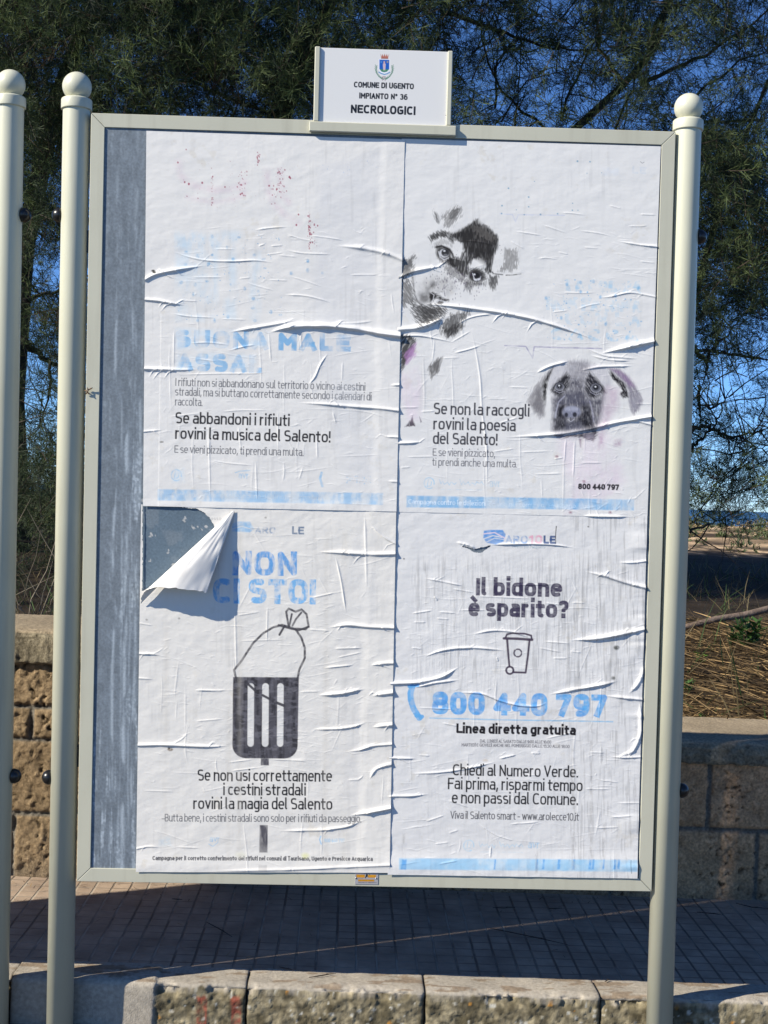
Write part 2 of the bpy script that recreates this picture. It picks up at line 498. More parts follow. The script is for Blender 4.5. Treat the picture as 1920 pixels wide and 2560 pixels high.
    def crease(s, pts, sig, h, ta=.25, tb=.25, asym=.75):
        """a ridge in the paper; ta, tb = share of its length over which each end dies away (0 = runs off the edge)"""
        pa = np.array(pts); mrg = sig * 5
        sl = s.win(pa[:, 0].min() - mrg, pa[:, 0].max() + mrg, pa[:, 1].min() - mrg, pa[:, 1].max() + mrg)
        if sl is None: return
        PX, PY = s.PX[sl], s.PY[sl]
        L = np.concatenate([[0], np.cumsum(np.hypot(*np.diff(pa, axis=0).T))])
        # smooth the path
        tt = np.linspace(0, L[-1], max(6, int(L[-1] / 9)))
        xs, ys = np.interp(tt, L, pa[:, 0]), np.interp(tt, L, pa[:, 1])
        if len(xs) > 6:
            k = np.array([.25, .5, .25])
            for _ in range(3):
                xs[1:-1] = np.convolve(xs, k, 'same')[1:-1]; ys[1:-1] = np.convolve(ys, k, 'same')[1:-1]
        best = np.full(PX.shape, 1e9); tb_ = np.zeros(PX.shape); sg = np.zeros(PX.shape)
        for i in range(len(xs) - 1):
            dx, dy = xs[i + 1] - xs[i], ys[i + 1] - ys[i]
            l2 = dx * dx + dy * dy + 1e-9
            t = np.clip(((PX - xs[i]) * dx + (PY - ys[i]) * dy) / l2, 0, 1)
            d = np.hypot(PX - xs[i] - t * dx, PY - ys[i] - t * dy)
            b = d < best
            best = np.where(b, d, best); tb_ = np.where(b, (i + t) / (len(xs) - 1), tb_)
            sg = np.where(b, np.sign(dx * (PY - ys[i]) - dy * (PX - xs[i])), sg)
        env = 1.0
        if ta > 0: env = env * sstep(0, ta, tb_)
        if tb > 0: env = env * sstep(0, tb, 1 - tb_)
        below = sg * np.sign(pa[-1, 0] - pa[0, 0] + 1e-6) > 0
        sw = sig * (.30 + .62 * env)
        sw = np.where(below, sw * asym, sw)
        # a paper fold: a narrow crest on gently sloping flanks, its height uneven along the way
        uneven = .72 + .56 * vn(tb_ * L[-1] / 26.0, np.full(PX.shape, pa[0, 1] * .37), 3)
        g_ = best / sw
        s.H[sl] += h * .86 * env * uneven * (.72 * np.exp(-.5 * (g_ / .72) ** 2) + .28 / np.cosh(np.minimum(g_ * .8, 30)))
    def mesh(s, name, y_extra=None):
        H = s.H.copy()
        V = np.stack([s.X, -(s.off + H), s.Z], -1).reshape(-1, 3)
        nz, nx = s.X.shape
        idx = np.arange(nz * nx).reshape(nz, nx)
        q = np.stack([idx[:-1, :-1], idx[1:, :-1], idx[1:, 1:], idx[:-1, 1:]], -1).reshape(-1, 4)
        if not s.keep.all():
            kk = s.keep.ravel()
            q = q[kk[q].all(1)]
        me = mesh_np(name, V, q, smooth=True)
        colour_attr(me, 'print', s.C)
        return me

def zz(ox, oy, k):
    return lambda *p: [(ox + x / k, oy + y / k) for x, y in p]
Z3, Z4, Z5, Z6 = zz(300, 300, 2.37), zz(960, 300, 1.728), zz(300, 800, 2.37), zz(960, 800, 2.2419)
La, Ra, Lb, Rb = zz(300, 1240, 2.37), zz(960, 1240, 2.2419), zz(300, 1700, 2.37), zz(960, 1700, 2.2419)
D1, D2 = zz(1000, 500, 5.184), zz(1300, 870, 4.879)
HZ = zz(770, 100, 4.366)

def board_xy(px, py, off=0.0):
    p = on_board(px, py, -off)
    return p[0], p[2] - BZ

# ------------------------------------------------------------------ the printed sheets
WHITE = np.array([.722, .703, .672])
INK = lin(38, 38, 42)
GREY_INK = lin(78, 80, 88)
BLUE = lin(96, 160, 215)
PALE = lin(150, 188, 220)

def quad_sheet(TL, TR, BR, BL, step, base, off):
    """a sheet with its four corners where they were measured on the board"""
    c = [board_xy(*p, off) for p in (TL, TR, BR, BL)]
    s = Sheet(-1, 1, -1, 1, 2 / 3, base, off)
    wd = (c[1][0] - c[0][0] + c[2][0] - c[3][0]) / 2; ht = (c[0][1] - c[3][1] + c[1][1] - c[2][1]) / 2
    nx, nz = int(wd / step) + 1, int(ht / step) + 1
    a, b = np.meshgrid(np.linspace(0, 1, nx), np.linspace(0, 1, nz))
    bl = lambda k: (c[0][k] * (1 - a) + c[1][k] * a) * (1 - b) + (c[3][k] * (1 - a) + c[2][k] * a) * b
    s.X, s.Z = bl(0), bl(1)
    s.PX, s.PY = proj(np.stack([s.X, np.full_like(s.X, -off), s.Z + BZ], -1))
    s.aa = (s.PX[0, -1] - s.PX[0, 0]) / (nx - 1) * 1.15
    s.C = np.empty((nz, nx, 3)); s.C[:] = base
    s.H = np.zeros((nz, nx)); s.keep = np.ones((nz, nx), bool)
    s.c0, s.c1 = s.PX.max(0), s.PX.min(0); s.r0, s.r1 = s.PY.max(1), s.PY.min(1)
    return s

STEP = 0.0012
UL = quad_sheet((366, 327), (1012, 349), (991, 1279), (357.5, 1265), STEP, WHITE * (1, 1, 1.01), .0047)
UR = quad_sheet((1004, 347), (1652, 366), (1618.5, 1294), (984, 1279.5), STEP, WHITE * (.985, .995, 1.02), .0036)
LL = quad_sheet((353, 1261), (990.5, 1270), (974, 2181), (340, 2179), STEP, WHITE * (1.01, 1.0, .985), .0040)
LR = quad_sheet((982, 1277), (1618, 1289), (1592.5, 2195), (969, 2185), STEP, WHITE * (.975, .985, 1.015), .0026)

def waviness(s, seed, amp=.9, fine=.03):
    x, y = s.PX, s.PY
    s.H += amp * .001 * (fbm(x / 95, y / 60, seed, 3) - .5) * 2
    s.H += amp * .0005 * (fbm(x / 30, y / 18, seed + 3, 3) - .5) * 2
    s.H += fine * .001 * (vn(x / 4.0, y / 3.0, seed + 9) - .5) * 2
    s.H += .00004 * (vn(x / 3.1, y / 40, seed + 13) - .5)
def small_creases(s, n, xa, xb, ya, yb, seed, h=(.35, .9), l=(10, 58), sg=(1.0, 1.7), tilt=.22):
    r = np.random.default_rng(seed)
    for _ in range(int(n * .85)):
        x, y = r.uniform(xa, xb), r.uniform(ya, yb)
        L = r.uniform(*l) * r.uniform(.6, 1.2); a = r.normal(.05, tilt)
        b, c = r.normal(0, 3, 2)
        s.crease([(x, y), (x + L * .3, y + L * .3 * a + b), (x + L * .65, y + L * .65 * a + c), (x + L, y + L * a)], r.uniform(*sg), r.uniform(*h) * .00078, .45, .45)
_cq = np.random.default_rng(99)
def C(s, pts, sig, h, ta=.25, tb=.25, asym=.75):
    s.crease(pts, sig, h * .001, ta, tb, asym)
    L = math.hypot(pts[-1][0] - pts[0][0], pts[-1][1] - pts[0][1])
    if h >= 2.2 and L > 35:                # folds branch into finer ones
        for _ in range(int(_cq.integers(1, 4))):
            t = _cq.uniform(.2, .85) * (len(pts) - 1); k = int(t); f_ = t - k
            x, y = pts[k][0] * (1 - f_) + pts[k + 1][0] * f_, pts[k][1] * (1 - f_) + pts[k + 1][1] * f_
            a = _cq.choice([-1, 1]) * _cq.uniform(.2, .8) + (math.pi if _cq.random() < .4 else 0); l = _cq.uniform(14, 42)
            s.crease([(x, y), (x + l * .5 * math.cos(a), y + l * .5 * math.sin(a) + _cq.normal(0, 2)), (x + l * math.cos(a), y + l * math.sin(a * .8))], max(1.3, sig * .42), h * .00028, .05, .6)
def speckle(s, n, xa, xb, ya, yb, col, seed, r=(.8, 2.6), alpha=(.4, .95)):
    q = np.random.default_rng(seed)
    for _ in range(n):
        s.dot(q.uniform(xa, xb), q.uniform(ya, yb), q.uniform(*r) * q.uniform(.5, 1), col, q.uniform(*alpha), q.uniform(.6, 1.4))
def footer_band(s, pts, seed, alpha=.75, wear=.9, words=None):
    s.poly(pts, lin(120, 185, 225), alpha=alpha * .45, soft=1.6, wear=.5, wsc=26, seed=seed + 1)
    s.poly(pts, lin(112, 172, 216), alpha=alpha * .9, soft=1.6, wear=wear * 1.15, wsc=16, seed=seed, vert=2.2)
def worn_logo(s, x, y, k=1.0, col=lin(140, 190, 225), seed=5, script=True):
    """ring emblem with a scrawl beside it, then the small three-letter mark"""
    s.line([(x + 12 * k * math.cos(a / 4), y + 13 * k * math.sin(a / 4)) for a in range(4, 27)], 3 * k, col, .6, .6, 7, seed)
    s.line([(x - 2 * k, y - 9 * k), (x - 5 * k, y + 8 * k), (x + 4 * k, y + 6 * k), (x + 6 * k, y - 4 * k)], 2 * k, col, .6, .5, 7, seed)
    if script:
        q = np.random.default_rng(seed)
        xs = x + 24 * k
        for w_ in (44, 58):
            pts = []
            for i in range(int(w_ * k / 4)):
                pts.append((xs + i * 4 * k, y + (-9 if i == 0 else (4 * math.sin(i * 2.3) + q.normal(0, 1.2))) * k))
            s.line(pts, 1.9 * k, col, .55, .6, 9, seed + 1)
            xs += (w_ + 5) * k
        s.line([(x + 28 * k, y + 15 * k), (x + 128 * k, y + 16 * k)], 1.4 * k, col, .35, .9, 5, seed + 2)

# ---- upper left sheet
s = UL
waviness(s, 21, .8)
# red and blue remains of a washed-out print
RED = lin(150, 40, 75)
for pts, wd in ((Z3((345, 255), (365, 330), (420, 385), (560, 420), (700, 400), (735, 370)), 16), (Z3((400, 455), (540, 490), (690, 470), (740, 430)), 10),
                (Z3((870, 300), (880, 420), (920, 510), (1000, 580), (1060, 610)), 14), (Z3((950, 300), (955, 430), (1000, 490)), 12)):
    s.line(pts, wd, lin(205, 170, 188), .28, .6, 12, 4, soft=14)
q = np.random.default_rng(5)
for (x, ya, yb, n, sp) in ((547, 285, 505, 20, 4), (818, 188, 278, 22, 4), (948, 280, 465, 46, 14), (1121, 545, 778, 60, 5), (1150, 600, 760, 12, 12), (725, 300, 460, 22, 14), (905, 380, 520, 8, 8)):
    for _ in range(n):
        p = Z3((x + q.normal(0, sp), q.uniform(ya, yb)))[0]
        s.dot(*p, q.uniform(.7, 2.4), RED, q.uniform(.45, .95), q.uniform(.5, 1))
for p in ((392, 175), (343, 252), (383, 368), (408, 379), (487, 372), (397, 452), (695, 396), (714, 440), (1045, 622), (1004, 338), (1010, 345), (1058, 560), (462, 464), (622, 397)):
    s.dot(*Z3(p)[0], q.uniform(1.6, 3.2), RED, .85, .8)
speckle(s, 60, *[v for p in (Z3((340, 240))[0], Z3((1060, 600))[0]) for v in (p[0],)], Z3((340, 240))[0][1], Z3((340, 520))[0][1], RED, 8, (.6, 1.3), (.25, .6))
BS = lin(75, 150, 195)
for (x, y) in ((390, 780), (460, 805), (547, 800), (797, 800), (860, 878), (850, 826), (525, 852), (388, 856), (363, 962), (445, 975), (433, 1032), (515, 955), (655, 975), (820, 1015), (790, 1058), (787, 1114), (895, 1137), (950, 1155), (640, 1165), (1015, 908), (1113, 890), (1200, 906), (1113, 835), (670, 825), (548, 690), (705, 695), (635, 755), (740, 1000), (460, 1188), (560, 1190), (800, 1190)):
    p = Z3((x, y))[0]
    s.ell(p[0], p[1], q.uniform(2.5, 5), q.uniform(2.5, 5.5), col=BS, alpha=q.uniform(.4, .8), soft=1.6, wear=.6, wsc=3, seed=int(x))
speckle(s, 130, *(Z3((330, 0))[0][0], Z3((960, 0))[0][0]), Z3((0, 640))[0][1], Z3((0, 1190))[0][1], BS, 9, (.7, 2.0), (.3, .8))
for xa, xb, ya, yb in ((330, 580, 680, 1190), (620, 690, 760, 1190), (770, 830, 780, 1190), (330, 720, 660, 760)):
    p, p2 = Z3((xa, ya))[0], Z3((xb, yb))[0]
    s.poly([p, (p2[0], p[1]), p2, (p[0], p2[1])], lin(175, 208, 230), alpha=.32, soft=7, wear=.9, wsc=20, seed=6, vert=2)
speckle(s, 14, 790, 950, 395, 440, lin(110, 150, 200), 4, (.7, 1.5), (.3, .7))
# the washed-out heading
s.text("SUONA MALE", 438, 876, 868, 44, 13.0, lin(112, 168, 210), gap=28, cap=True, alpha=.9, wear=.85, wsc=26, seed=12, vert=1.2)
s.text("ASSAI.", 441, 654, 927, 45, 13.0, lin(118, 172, 212), gap=28, cap=True, alpha=.85, wear=.85, wsc=26, seed=15, vert=1.2)
s.poly(Z5((330, 50), (880, 70), (870, 160), (330, 180)), lin(185, 212, 232), alpha=.4, soft=6, wear=.9, wsc=24, seed=8)
s.poly(Z5((335, 190), (820, 200), (810, 300), (335, 290)), lin(190, 215, 233), alpha=.35, soft=6, wear=.9, wsc=24, seed=9)
s.text("I rifiuti non si abbandonano sul territorio o vicino ai cestini", 438.4, 913, 964.6, 14.5, 2.0, GREY_INK, alpha=.95)
s.text("stradali, ma si buttano correttamente secondo i calendari di", 437.6, 928.7, 988.5, 14.5, 2.0, GREY_INK, alpha=.95)
s.text("raccolta.", 437.6, 506, 1013.5, 14.5, 2.0, GREY_INK, alpha=.95)
s.text("Se abbandoni i rifiuti", 438.4, 724, 1058.5, 21.5, 4.2, INK)
s.text("rovini la musica del Salento!", 437.6, 826, 1097, 21.5, 4.2, INK)
s.text("E se vieni pizzicato, ti prendi una multa.", 436, 758.6, 1132, 14, 1.9, GREY_INK)
worn_logo(s, 441, 1188, 1.05, lin(120, 180, 218), 5, False)
s.text("avr", 596, 622, 1196, 12, 2.4, lin(130, 185, 220), alpha=.6, wear=.6)
s.line([(588, 1182), (600, 1178), (625, 1176)], 2.4, lin(130, 185, 220), .6, .5)
s.line(Z5((1195, 905), (1185, 940), (1200, 985)), 6, lin(120, 180, 220), .7, .5)
speckle(s, 40, Z5((1340, 0))[0][0], Z5((1500, 0))[0][0], 1190, 1210, lin(150, 195, 225), 31, (.7, 1.6), (.4, .8))
footer_band(s, [(394, 1223), (958, 1233), (958, 1262), (394, 1251)], 41, .62, 1.0)
s.text("Campagna contro l'abbandono dei rifiuti nei comuni", 430, 800, 1241, 8, 1.5, WHITE, alpha=.55, wear=.8)
s.poly(Z5((330, 880), (380, 880), (380, 960), (310, 960)), lin(180, 210, 230), alpha=.3, soft=5, wear=.8, seed=4)
# wet patches where paste has soaked through, with a scalloped edge along the right side
q = np.random.default_rng(3)
edge = Z3((1545, 180), (1540, 560), (1530, 700), (1500, 1100), (1440, 1190)) + Z5((1490, 200), (1480, 330), (1400, 360), (1500, 640), (1500, 860), (1470, 1000))
pl = [(x + q.normal(0, 3), y) for x, y in edge] + [(860, 1220), (780, 800), (800, 420)]
s.poly(pl, lin(196, 198, 204), alpha=.30, soft=12, wear=.5, wsc=60, seed=14)
# creases
C(s, Z3((148, 948), (200, 915), (300, 895), (400, 878), (510, 862)), 4.5, 6.5, 0, .5)
C(s, Z3((148, 1065), (230, 1070), (300, 1085), (395, 1100)), 4, 5.5, 0, .5)
C(s, Z3((300, 772), (380, 805), (470, 828), (570, 838), (700, 838), (800, 830), (930, 848)), 2.4, 2.3)
C(s, Z3((300, 1145), (400, 1165), (580, 1172)), 1.9, 1.4)
C(s, Z3((790, 655), (880, 640), (1000, 632)), 2.1, 1.4); C(s, Z3((980, 672), (1060, 705), (1180, 722)), 1.8, 1.1)
C(s, Z3((1120, 685), (1230, 697), (1330, 714)), 1.8, 1.2); C(s, Z3((980, 768), (1060, 790), (1260, 796)), 2, 1.5)
C(s, Z3((1280, 745), (1400, 755), (1520, 775), (1620, 805), (1675, 830)), 6, 5.5, .4, 0)
C(s, Z3((965, 1035), (1100, 1040), (1200, 1065), (1260, 1085)), 2.2, 1.7); C(s, Z3((745, 962), (830, 990), (920, 1012)), 1.8, 1.0)
C(s, Z3((640, 1258), (760, 1238), (900, 1215), (1010, 1195), (1060, 1180)), 4, 4, .3, .3)
C(s, Z3((880, 1262), (960, 1236), (1080, 1222), (1250, 1224), (1420, 1242), (1540, 1268), (1680, 1285)), 7.5, 11, .18, 0, .55)
C(s, Z3((1250, 1207), (1400, 1205), (1510, 1190)), 3, 1.5)
for a in (((345, 1068), (470, 1075)), ((410, 932), (620, 932)), ((550, 765), (690, 766)), ((890, 748), (970, 742)), ((860, 800), (970, 785)), ((870, 948), (1000, 952)), ((1000, 925), (1090, 950), (1200, 990)), ((590, 1178), (760, 1185)), ((1350, 918), (1540, 917)), ((700, 942), (780, 932)), ((820, 748), (860, 735)), ((930, 800), (1050, 812))):
    C(s, Z3(*a), 1.7, 1.0)
C(s, Z5((142, 290), (250, 292), (350, 297), (470, 293)), 4.5, 5.5, 0, .5)
C(s, Z5((320, 325), (600, 318), (800, 318), (900, 305)), 1.8, 1.1); C(s, Z5((400, 140), (520, 132), (660, 150)), 1.8, 1.1)
C(s, Z5((650, 180), (760, 150), (810, 148)), 2, 1.5); C(s, Z5((1030, 490), (1200, 498), (1400, 515), (1550, 525), (1665, 540)), 4.2, 4.4, .4, 0)
C(s, Z5((1110, 390), (1160, 340), (1180, 270), (1235, 195)), 2.5, 1.9); C(s, Z5((138, 662), (200, 656), (260, 650)), 2.6, 2.4, 0, .5)
C(s, Z5((580, 545), (700, 535), (900, 535)), 1.6, .9); C(s, Z5((280, 575), (500, 550)), 1.5, .8); C(s, Z5((1560, 690), (1665, 697)), 3, 3, .5, 0)
C(s, Z5((530, 830), (640, 850), (800, 862)), 1.7, .9); C(s, Z5((1600, 388), (1665, 385)), 3, 3, .5, 0); C(s, Z5((1580, 955), (1660, 960)), 3, 2.5, .5, 0)
for a in (((535, 560), (528, 760), (535, 1090)), ((805, 830), (808, 960), (812, 1080)), ((970, 840), (975, 900), (965, 960)), ((1320, 240), (1315, 370)), ((1070, 60), (1075, 180)), ((1085, 870), (1060, 950)), ((1260, 540), (1280, 620)), ((700, 620), (720, 800)), ((322, 50), (318, 300)), ((880, 60), (895, 260)), ((1165, 700), (1170, 830))):
    C(s, Z5(*a), 2.0, .8)
small_creases(s, 60, 430, 950, 560, 790, 51, (.3, .8)); small_creases(s, 150, 370, 960, 800, 1250, 52, (.25, .75))
small_creases(s, 50, 400, 950, 850, 1250, 53, (.25, .7), tilt=.8)
x0 = 958 + (s.PY - 350) * -.026 + 5 * np.sin(s.PY / 21) * sstep(700, 1000, s.PY) + 6 * (fbm(s.PY / 40, s.PX * 0, 4) - .5)
s.H += .0009 * sstep(-11, 11, s.PX - x0)
x1 = 402 + (s.PY - 800) * -.014
s.H += .0003 * sstep(-1.6, 1.6, s.PX - x1) * sstep(780, 790, s.PY)
s.H += .0022 * sstep(1245, 1266, s.PY) * fbm(s.PX / 60, s.PY * 0, 3)
for x, y in ((383, 677), (386, 681)): s.ell(x, y, 4.5, 2.6, col=lin(35, 32, 26), soft=1.4)
s.ell(404, 1105, 5, 1.6, col=lin(120, 115, 105), soft=1.2)

# ---- upper right sheet
s = UR
waviness(s, 31, .7)
K = lin(30, 27, 26); K2 = lin(66, 62, 60)
def fur(pts, ang=75, al=.92, f=7, col=K, soft=2.5, fs=2.2, seed=3): s.poly(D1(*pts), col, alpha=al, soft=soft, fur=f, fang=ang, fsc=fs, seed=seed)
fur([(430, 120), (480, 180), (515, 300), (470, 295), (448, 220)], 110, .8, 4)
fur([(545, 210), (640, 150), (740, 80), (795, 110), (780, 200), (740, 260), (660, 340), (600, 375), (560, 310)], 65, .62, 10, K2)
fur([(660, 130), (740, 85), (780, 120), (700, 240), (640, 260)], 60, .6, 8)
fur([(670, 440), (760, 410), (860, 340), (960, 260), (1005, 245), (1000, 310), (1080, 320), (1150, 350), (1190, 400), (1260, 450), (1280, 510), (1255, 640), (1220, 760), (1190, 880), (1200, 950), (1150, 960), (1060, 900), (1110, 860), (1120, 780), (1060, 740), (960, 770), (890, 850), (900, 960), (840, 985), (760, 950), (720, 880), (640, 840), (600, 830), (600, 760), (690, 740), (780, 750), (820, 660), (800, 560), (740, 530), (680, 480)], 85, .95, 5, K, 2.5, 2.4)
s.poly(D1((680, 445), (900, 340), (1000, 270), (1080, 330), (1240, 470), (1230, 600), (1150, 860), (900, 700), (830, 560)), lin(34, 31, 30), alpha=.82, soft=7)
fur([(920, 350), (1080, 330), (1180, 420), (1250, 480), (1200, 540), (1000, 480)], 88, .35, 12, lin(130, 125, 120), 3, 2.0, 8)
fur([(370, 480), (430, 430), (520, 395), (600, 400), (670, 440), (705, 520), (690, 550), (600, 490), (520, 490), (450, 520), (400, 565)], 120, .92, 5)
fur([(440, 560), (520, 500), (640, 520), (700, 620), (600, 580), (480, 620)], 100, .35, 6, K2)
s.ell(*D1((570, 685))[0], 19, 15, col=K, alpha=.85, soft=4); fur([(470, 640), (440, 610), (520, 580), (640, 640), (660, 800), (560, 830), (480, 760)], 80, .7, 5)
s.ell(*D1((572, 690))[0], 12.5, 11, col=lin(205, 205, 208), alpha=.9, soft=1.5); s.ell(*D1((588, 682))[0], 10, 9.5, col=lin(30, 30, 32), alpha=.97, soft=1.3)
s.ell(*D1((575, 660))[0], 2.6, 2.0, col=lin(225, 225, 228), alpha=.9, soft=1); s.ell(*D1((590, 712))[0], 5, 2.4, col=lin(120, 120, 124), alpha=.8, soft=1.5)
s.line(D1((470, 610), (540, 595), (640, 640), (680, 700), (690, 740)), 5, K, .9, soft=2.5)
s.line(D1((500, 670), (520, 740), (570, 775), (630, 750)), 2.2, lin(215, 215, 218), .8, soft=2)
fur([(640, 740), (720, 770), (720, 900), (620, 850)], 90, .85, 5)
s.ell(*D1((985, 985))[0], 20, 17, col=K, alpha=.9, soft=5); fur([(890, 890), (990, 880), (1100, 940), (1120, 1030), (1000, 1060), (900, 1000)], 30, .8, 5)
s.ell(*D1((1000, 990))[0], 12.5, 11, col=lin(60, 58, 62), alpha=.95, soft=1.5); s.ell(*D1((990, 975))[0], 8, 7, col=lin(22, 22, 24), alpha=.97, soft=1.5)
s.poly(D1((950, 1010), (985, 1025), (1035, 1010), (1050, 985), (1040, 1035), (995, 1052), (960, 1040)), lin(220, 220, 224), alpha=.95, soft=1.2)
s.ell(*D1((965, 965))[0], 2.4, 2, col=lin(215, 215, 220), soft=1); s.line(D1((940, 950), (960, 1010)), 2, lin(215, 215, 220), .8)
s.line(D1((870, 1040), (990, 1075), (1070, 1060)), 2.4, lin(190, 188, 184), .7, soft=2)
fur([(1150, 965), (1285, 980), (1265, 1080), (1200, 1175), (1150, 1100)], 95, .85, 7)
fur([(850, 1060), (1100, 1060), (1100, 1110), (940, 1120), (905, 1205), (850, 1130)], 95, .7, 7)
fur([(1350, 640), (1500, 630), (1525, 760), (1510, 880), (1420, 925), (1285, 925), (1300, 860), (1360, 800)], 85, .62, 10, K2)
s.line(D1((1190, 930), (1215, 955), (1330, 968)), 3, K, .8, .3); s.line(D1((1375, 975), (1460, 972), (1565, 958)), 3, K, .75, .5)
fur([(380, 1205), (420, 1188), (500, 1230), (560, 1275), (640, 1285), (640, 1308), (560, 1315), (470, 1275), (430, 1290), (398, 1335), (378, 1260)], 40, .97, 3)
s.ell(*D1((412, 1250))[0], 5, 8, col=K, alpha=.95, soft=1.5); s.line(D1((395, 1200), (440, 1230), (430, 1290), (400, 1330)), 1.8, lin(210, 210, 212), .8)
s.ell(*D1((520, 1325))[0], 8, 5, col=K2, alpha=.8, soft=2); s.line(D1((480, 1330), (500, 1300), (560, 1310), (600, 1330)), 1.8, lin(215, 215, 218), .9)
s.poly(D1((250, 1220), (330, 1130), (430, 1060), (465, 1085), (400, 1180), (385, 1260), (395, 1330), (300, 1345), (220, 1320)), K2, alpha=.6, soft=7, wear=.4, wsc=9)
s.poly(D1((340, 1150), (440, 1065), (450, 1100), (390, 1170), (350, 1200)), K, alpha=.65, soft=5, wear=.4)
s.poly(D1((270, 1240), (370, 1200), (370, 1320), (290, 1330)), K, alpha=.45, soft=6)
s.line(D1((165, 1000), (180, 1180), (220, 1310), (280, 1350)), 4, K2, .6, .3, soft=4)
s.poly(D1((420, 980), (560, 940), (660, 1000), (600, 1060), (460, 1060)), K2, alpha=.22, soft=8, wear=.5)
s.poly(D1((600, 1050), (700, 1020), (720, 1150), (620, 1260), (570, 1180)), K2, alpha=.3, soft=8, wear=.6, wsc=7)
fur([(5, 770), (100, 760), (200, 715), (170, 850), (150, 960), (5, 1035)], 60, .78, 10)
fur([(5, 1030), (120, 1000), (165, 1150), (200, 1300), (150, 1360), (5, 1400)], 120, .72, 13)
fur([(130, 1350), (270, 1350), (560, 1385), (620, 1405), (560, 1500), (400, 1600), (260, 1645), (205, 1550), (165, 1450)], 140, .85, 12)
fur([(260, 1390), (560, 1400), (450, 1500), (300, 1590)], 20, .6, 10)
fur([(510, 1650), (560, 1580), (640, 1480), (760, 1470), (895, 1440), (860, 1530), (780, 1600), (825, 1640), (720, 1740), (620, 1785), (540, 1720)], 75, .8, 11)
fur([(560, 1690), (700, 1620), (820, 1600), (740, 1730), (620, 1780)], 70, .8, 7)
fur([(560, 850), (700, 860), (830, 980), (900, 1060), (860, 1100), (720, 1010), (600, 960)], 60, .6, 9, K2)
fur([(440, 1060), (560, 1010), (620, 1060), (580, 1200), (480, 1220), (420, 1180)], 80, .32, 9, K2)
s.poly(D1((200, 1080), (330, 1010), (470, 1010), (430, 1080), (300, 1180), (230, 1250)), K2, alpha=.28, soft=8, wear=.5)
q = np.random.default_rng(17)
for _ in range(150):
    x, y = q.normal(700, 200), q.normal(1080, 130)
    p = D1((x, y))[0]
    s.poly([(p[0] - q.uniform(.6, 1.4), p[1]), (p[0], p[1] - q.uniform(1, 3.5)), (p[0] + q.uniform(.6, 1.6), p[1]), (p[0], p[1] + q.uniform(1, 3.5))], lin(62, 45, 80), alpha=q.uniform(.4, .9), soft=.9)
for _ in range(60):
    s.dot(*D1((q.uniform(480, 1330), q.uniform(440, 1000)))[0], q.uniform(.6, 1.4), lin(50, 44, 60), .6)
s.text("1", *(D1((1320, 0))[0][0], D1((1340, 0))[0][0]), D1((0, 1060))[0][1], 6, 1, lin(90, 80, 100), cap=True, alpha=0)
s.poly(Z6((92, 80), (150, 85), (182, 112), (150, 205), (92, 290)), K, alpha=.92, soft=2.5, fur=6, fang=55, fsc=2.4)
s.poly(Z6((112, 190), (180, 130), (178, 200), (125, 252)), lin(175, 130, 180), alpha=.75, soft=3, fur=5, fang=60)
s.poly(Z6((250, 260), (318, 205), (312, 285), (262, 325)), K2, alpha=.85, soft=2.5, fur=7, fang=70)
s.poly(Z6((118, 598), (135, 580), (160, 540), (176, 596)), lin(52, 35, 55), alpha=.9, soft=1.5, fur=2)
s.poly(Z6((198, 540), (212, 570), (205, 575)), lin(60, 45, 65), alpha=.8, soft=1.5)
s.poly(Z6((92, 300), (190, 260), (215, 420), (200, 560), (130, 560), (95, 420)), lin(222, 200, 216), alpha=.4, soft=9, wear=.6, wsc=14, vert=3)
# the second dog
def d2(pts, col, al, soft=3, f=0, ang=90, wear=0, seed=3): s.poly(D2(*pts), np.array(col) * .66, alpha=min(1, al * 1.3), soft=soft, fur=f, fang=ang, fsc=2.0, wear=wear, seed=seed)
V1, V2, V3 = lin(38, 36, 43), lin(82, 80, 94), lin(150, 148, 165)
d2([(410, 220), (520, 170), (640, 150), (800, 155), (900, 190), (1060, 240), (1100, 330), (1120, 450), (1060, 540), (1030, 700), (990, 860), (950, 1000), (940, 1090), (880, 1130), (760, 1110), (600, 1110), (480, 1100), (390, 1010), (390, 850), (380, 600), (370, 500), (340, 450), (360, 330)], lin(200, 195, 208), .36, 6, 4, 90)
d2([(600, 160), (820, 155), (860, 260), (800, 380), (600, 380), (560, 260)], lin(120, 115, 125), .45, 6, 8, 80, .3)
d2([(600, 380), (780, 370), (800, 560), (900, 620), (1030, 560), (1015, 720), (980, 880), (930, 1000), (900, 1020), (430, 1020), (390, 1000), (400, 800), (390, 620), (520, 560), (590, 500)], V2, .72, 7, 4, 90, .25)
d2([(560, 540), (760, 540), (740, 640), (860, 640), (820, 720), (560, 700), (480, 640)], lin(98, 98, 116), .5, 8, 3)
d2([(425, 860), (520, 840), (560, 880), (620, 900), (700, 860), (760, 780), (745, 690), (850, 690), (885, 900), (885, 1000), (760, 970), (560, 970), (430, 1005)], V1, .82, 6, 4, 85, .2)
d2([(455, 850), (475, 720), (545, 690), (515, 780), (525, 845)], V1, .85, 4)
s.ell(*D2((630, 780))[0], 23, 14, col=lin(128, 130, 148), alpha=.9, soft=3); s.ell(*D2((630, 742))[0], 17, 6, col=lin(168, 170, 186), alpha=.75, soft=3)
s.ell(*D2((565, 815))[0], 4.4, 5.6, col=lin(40, 40, 48), alpha=.95, soft=1.4); s.ell(*D2((668, 812))[0], 5.4, 6, col=lin(36, 36, 44), alpha=.95, soft=1.4)
s.line(D2((615, 850), (622, 915)), 2, lin(50, 50, 58), .8); s.line(D2((585, 870), (620, 900), (660, 870)), 1.8, lin(190, 190, 200), .8)
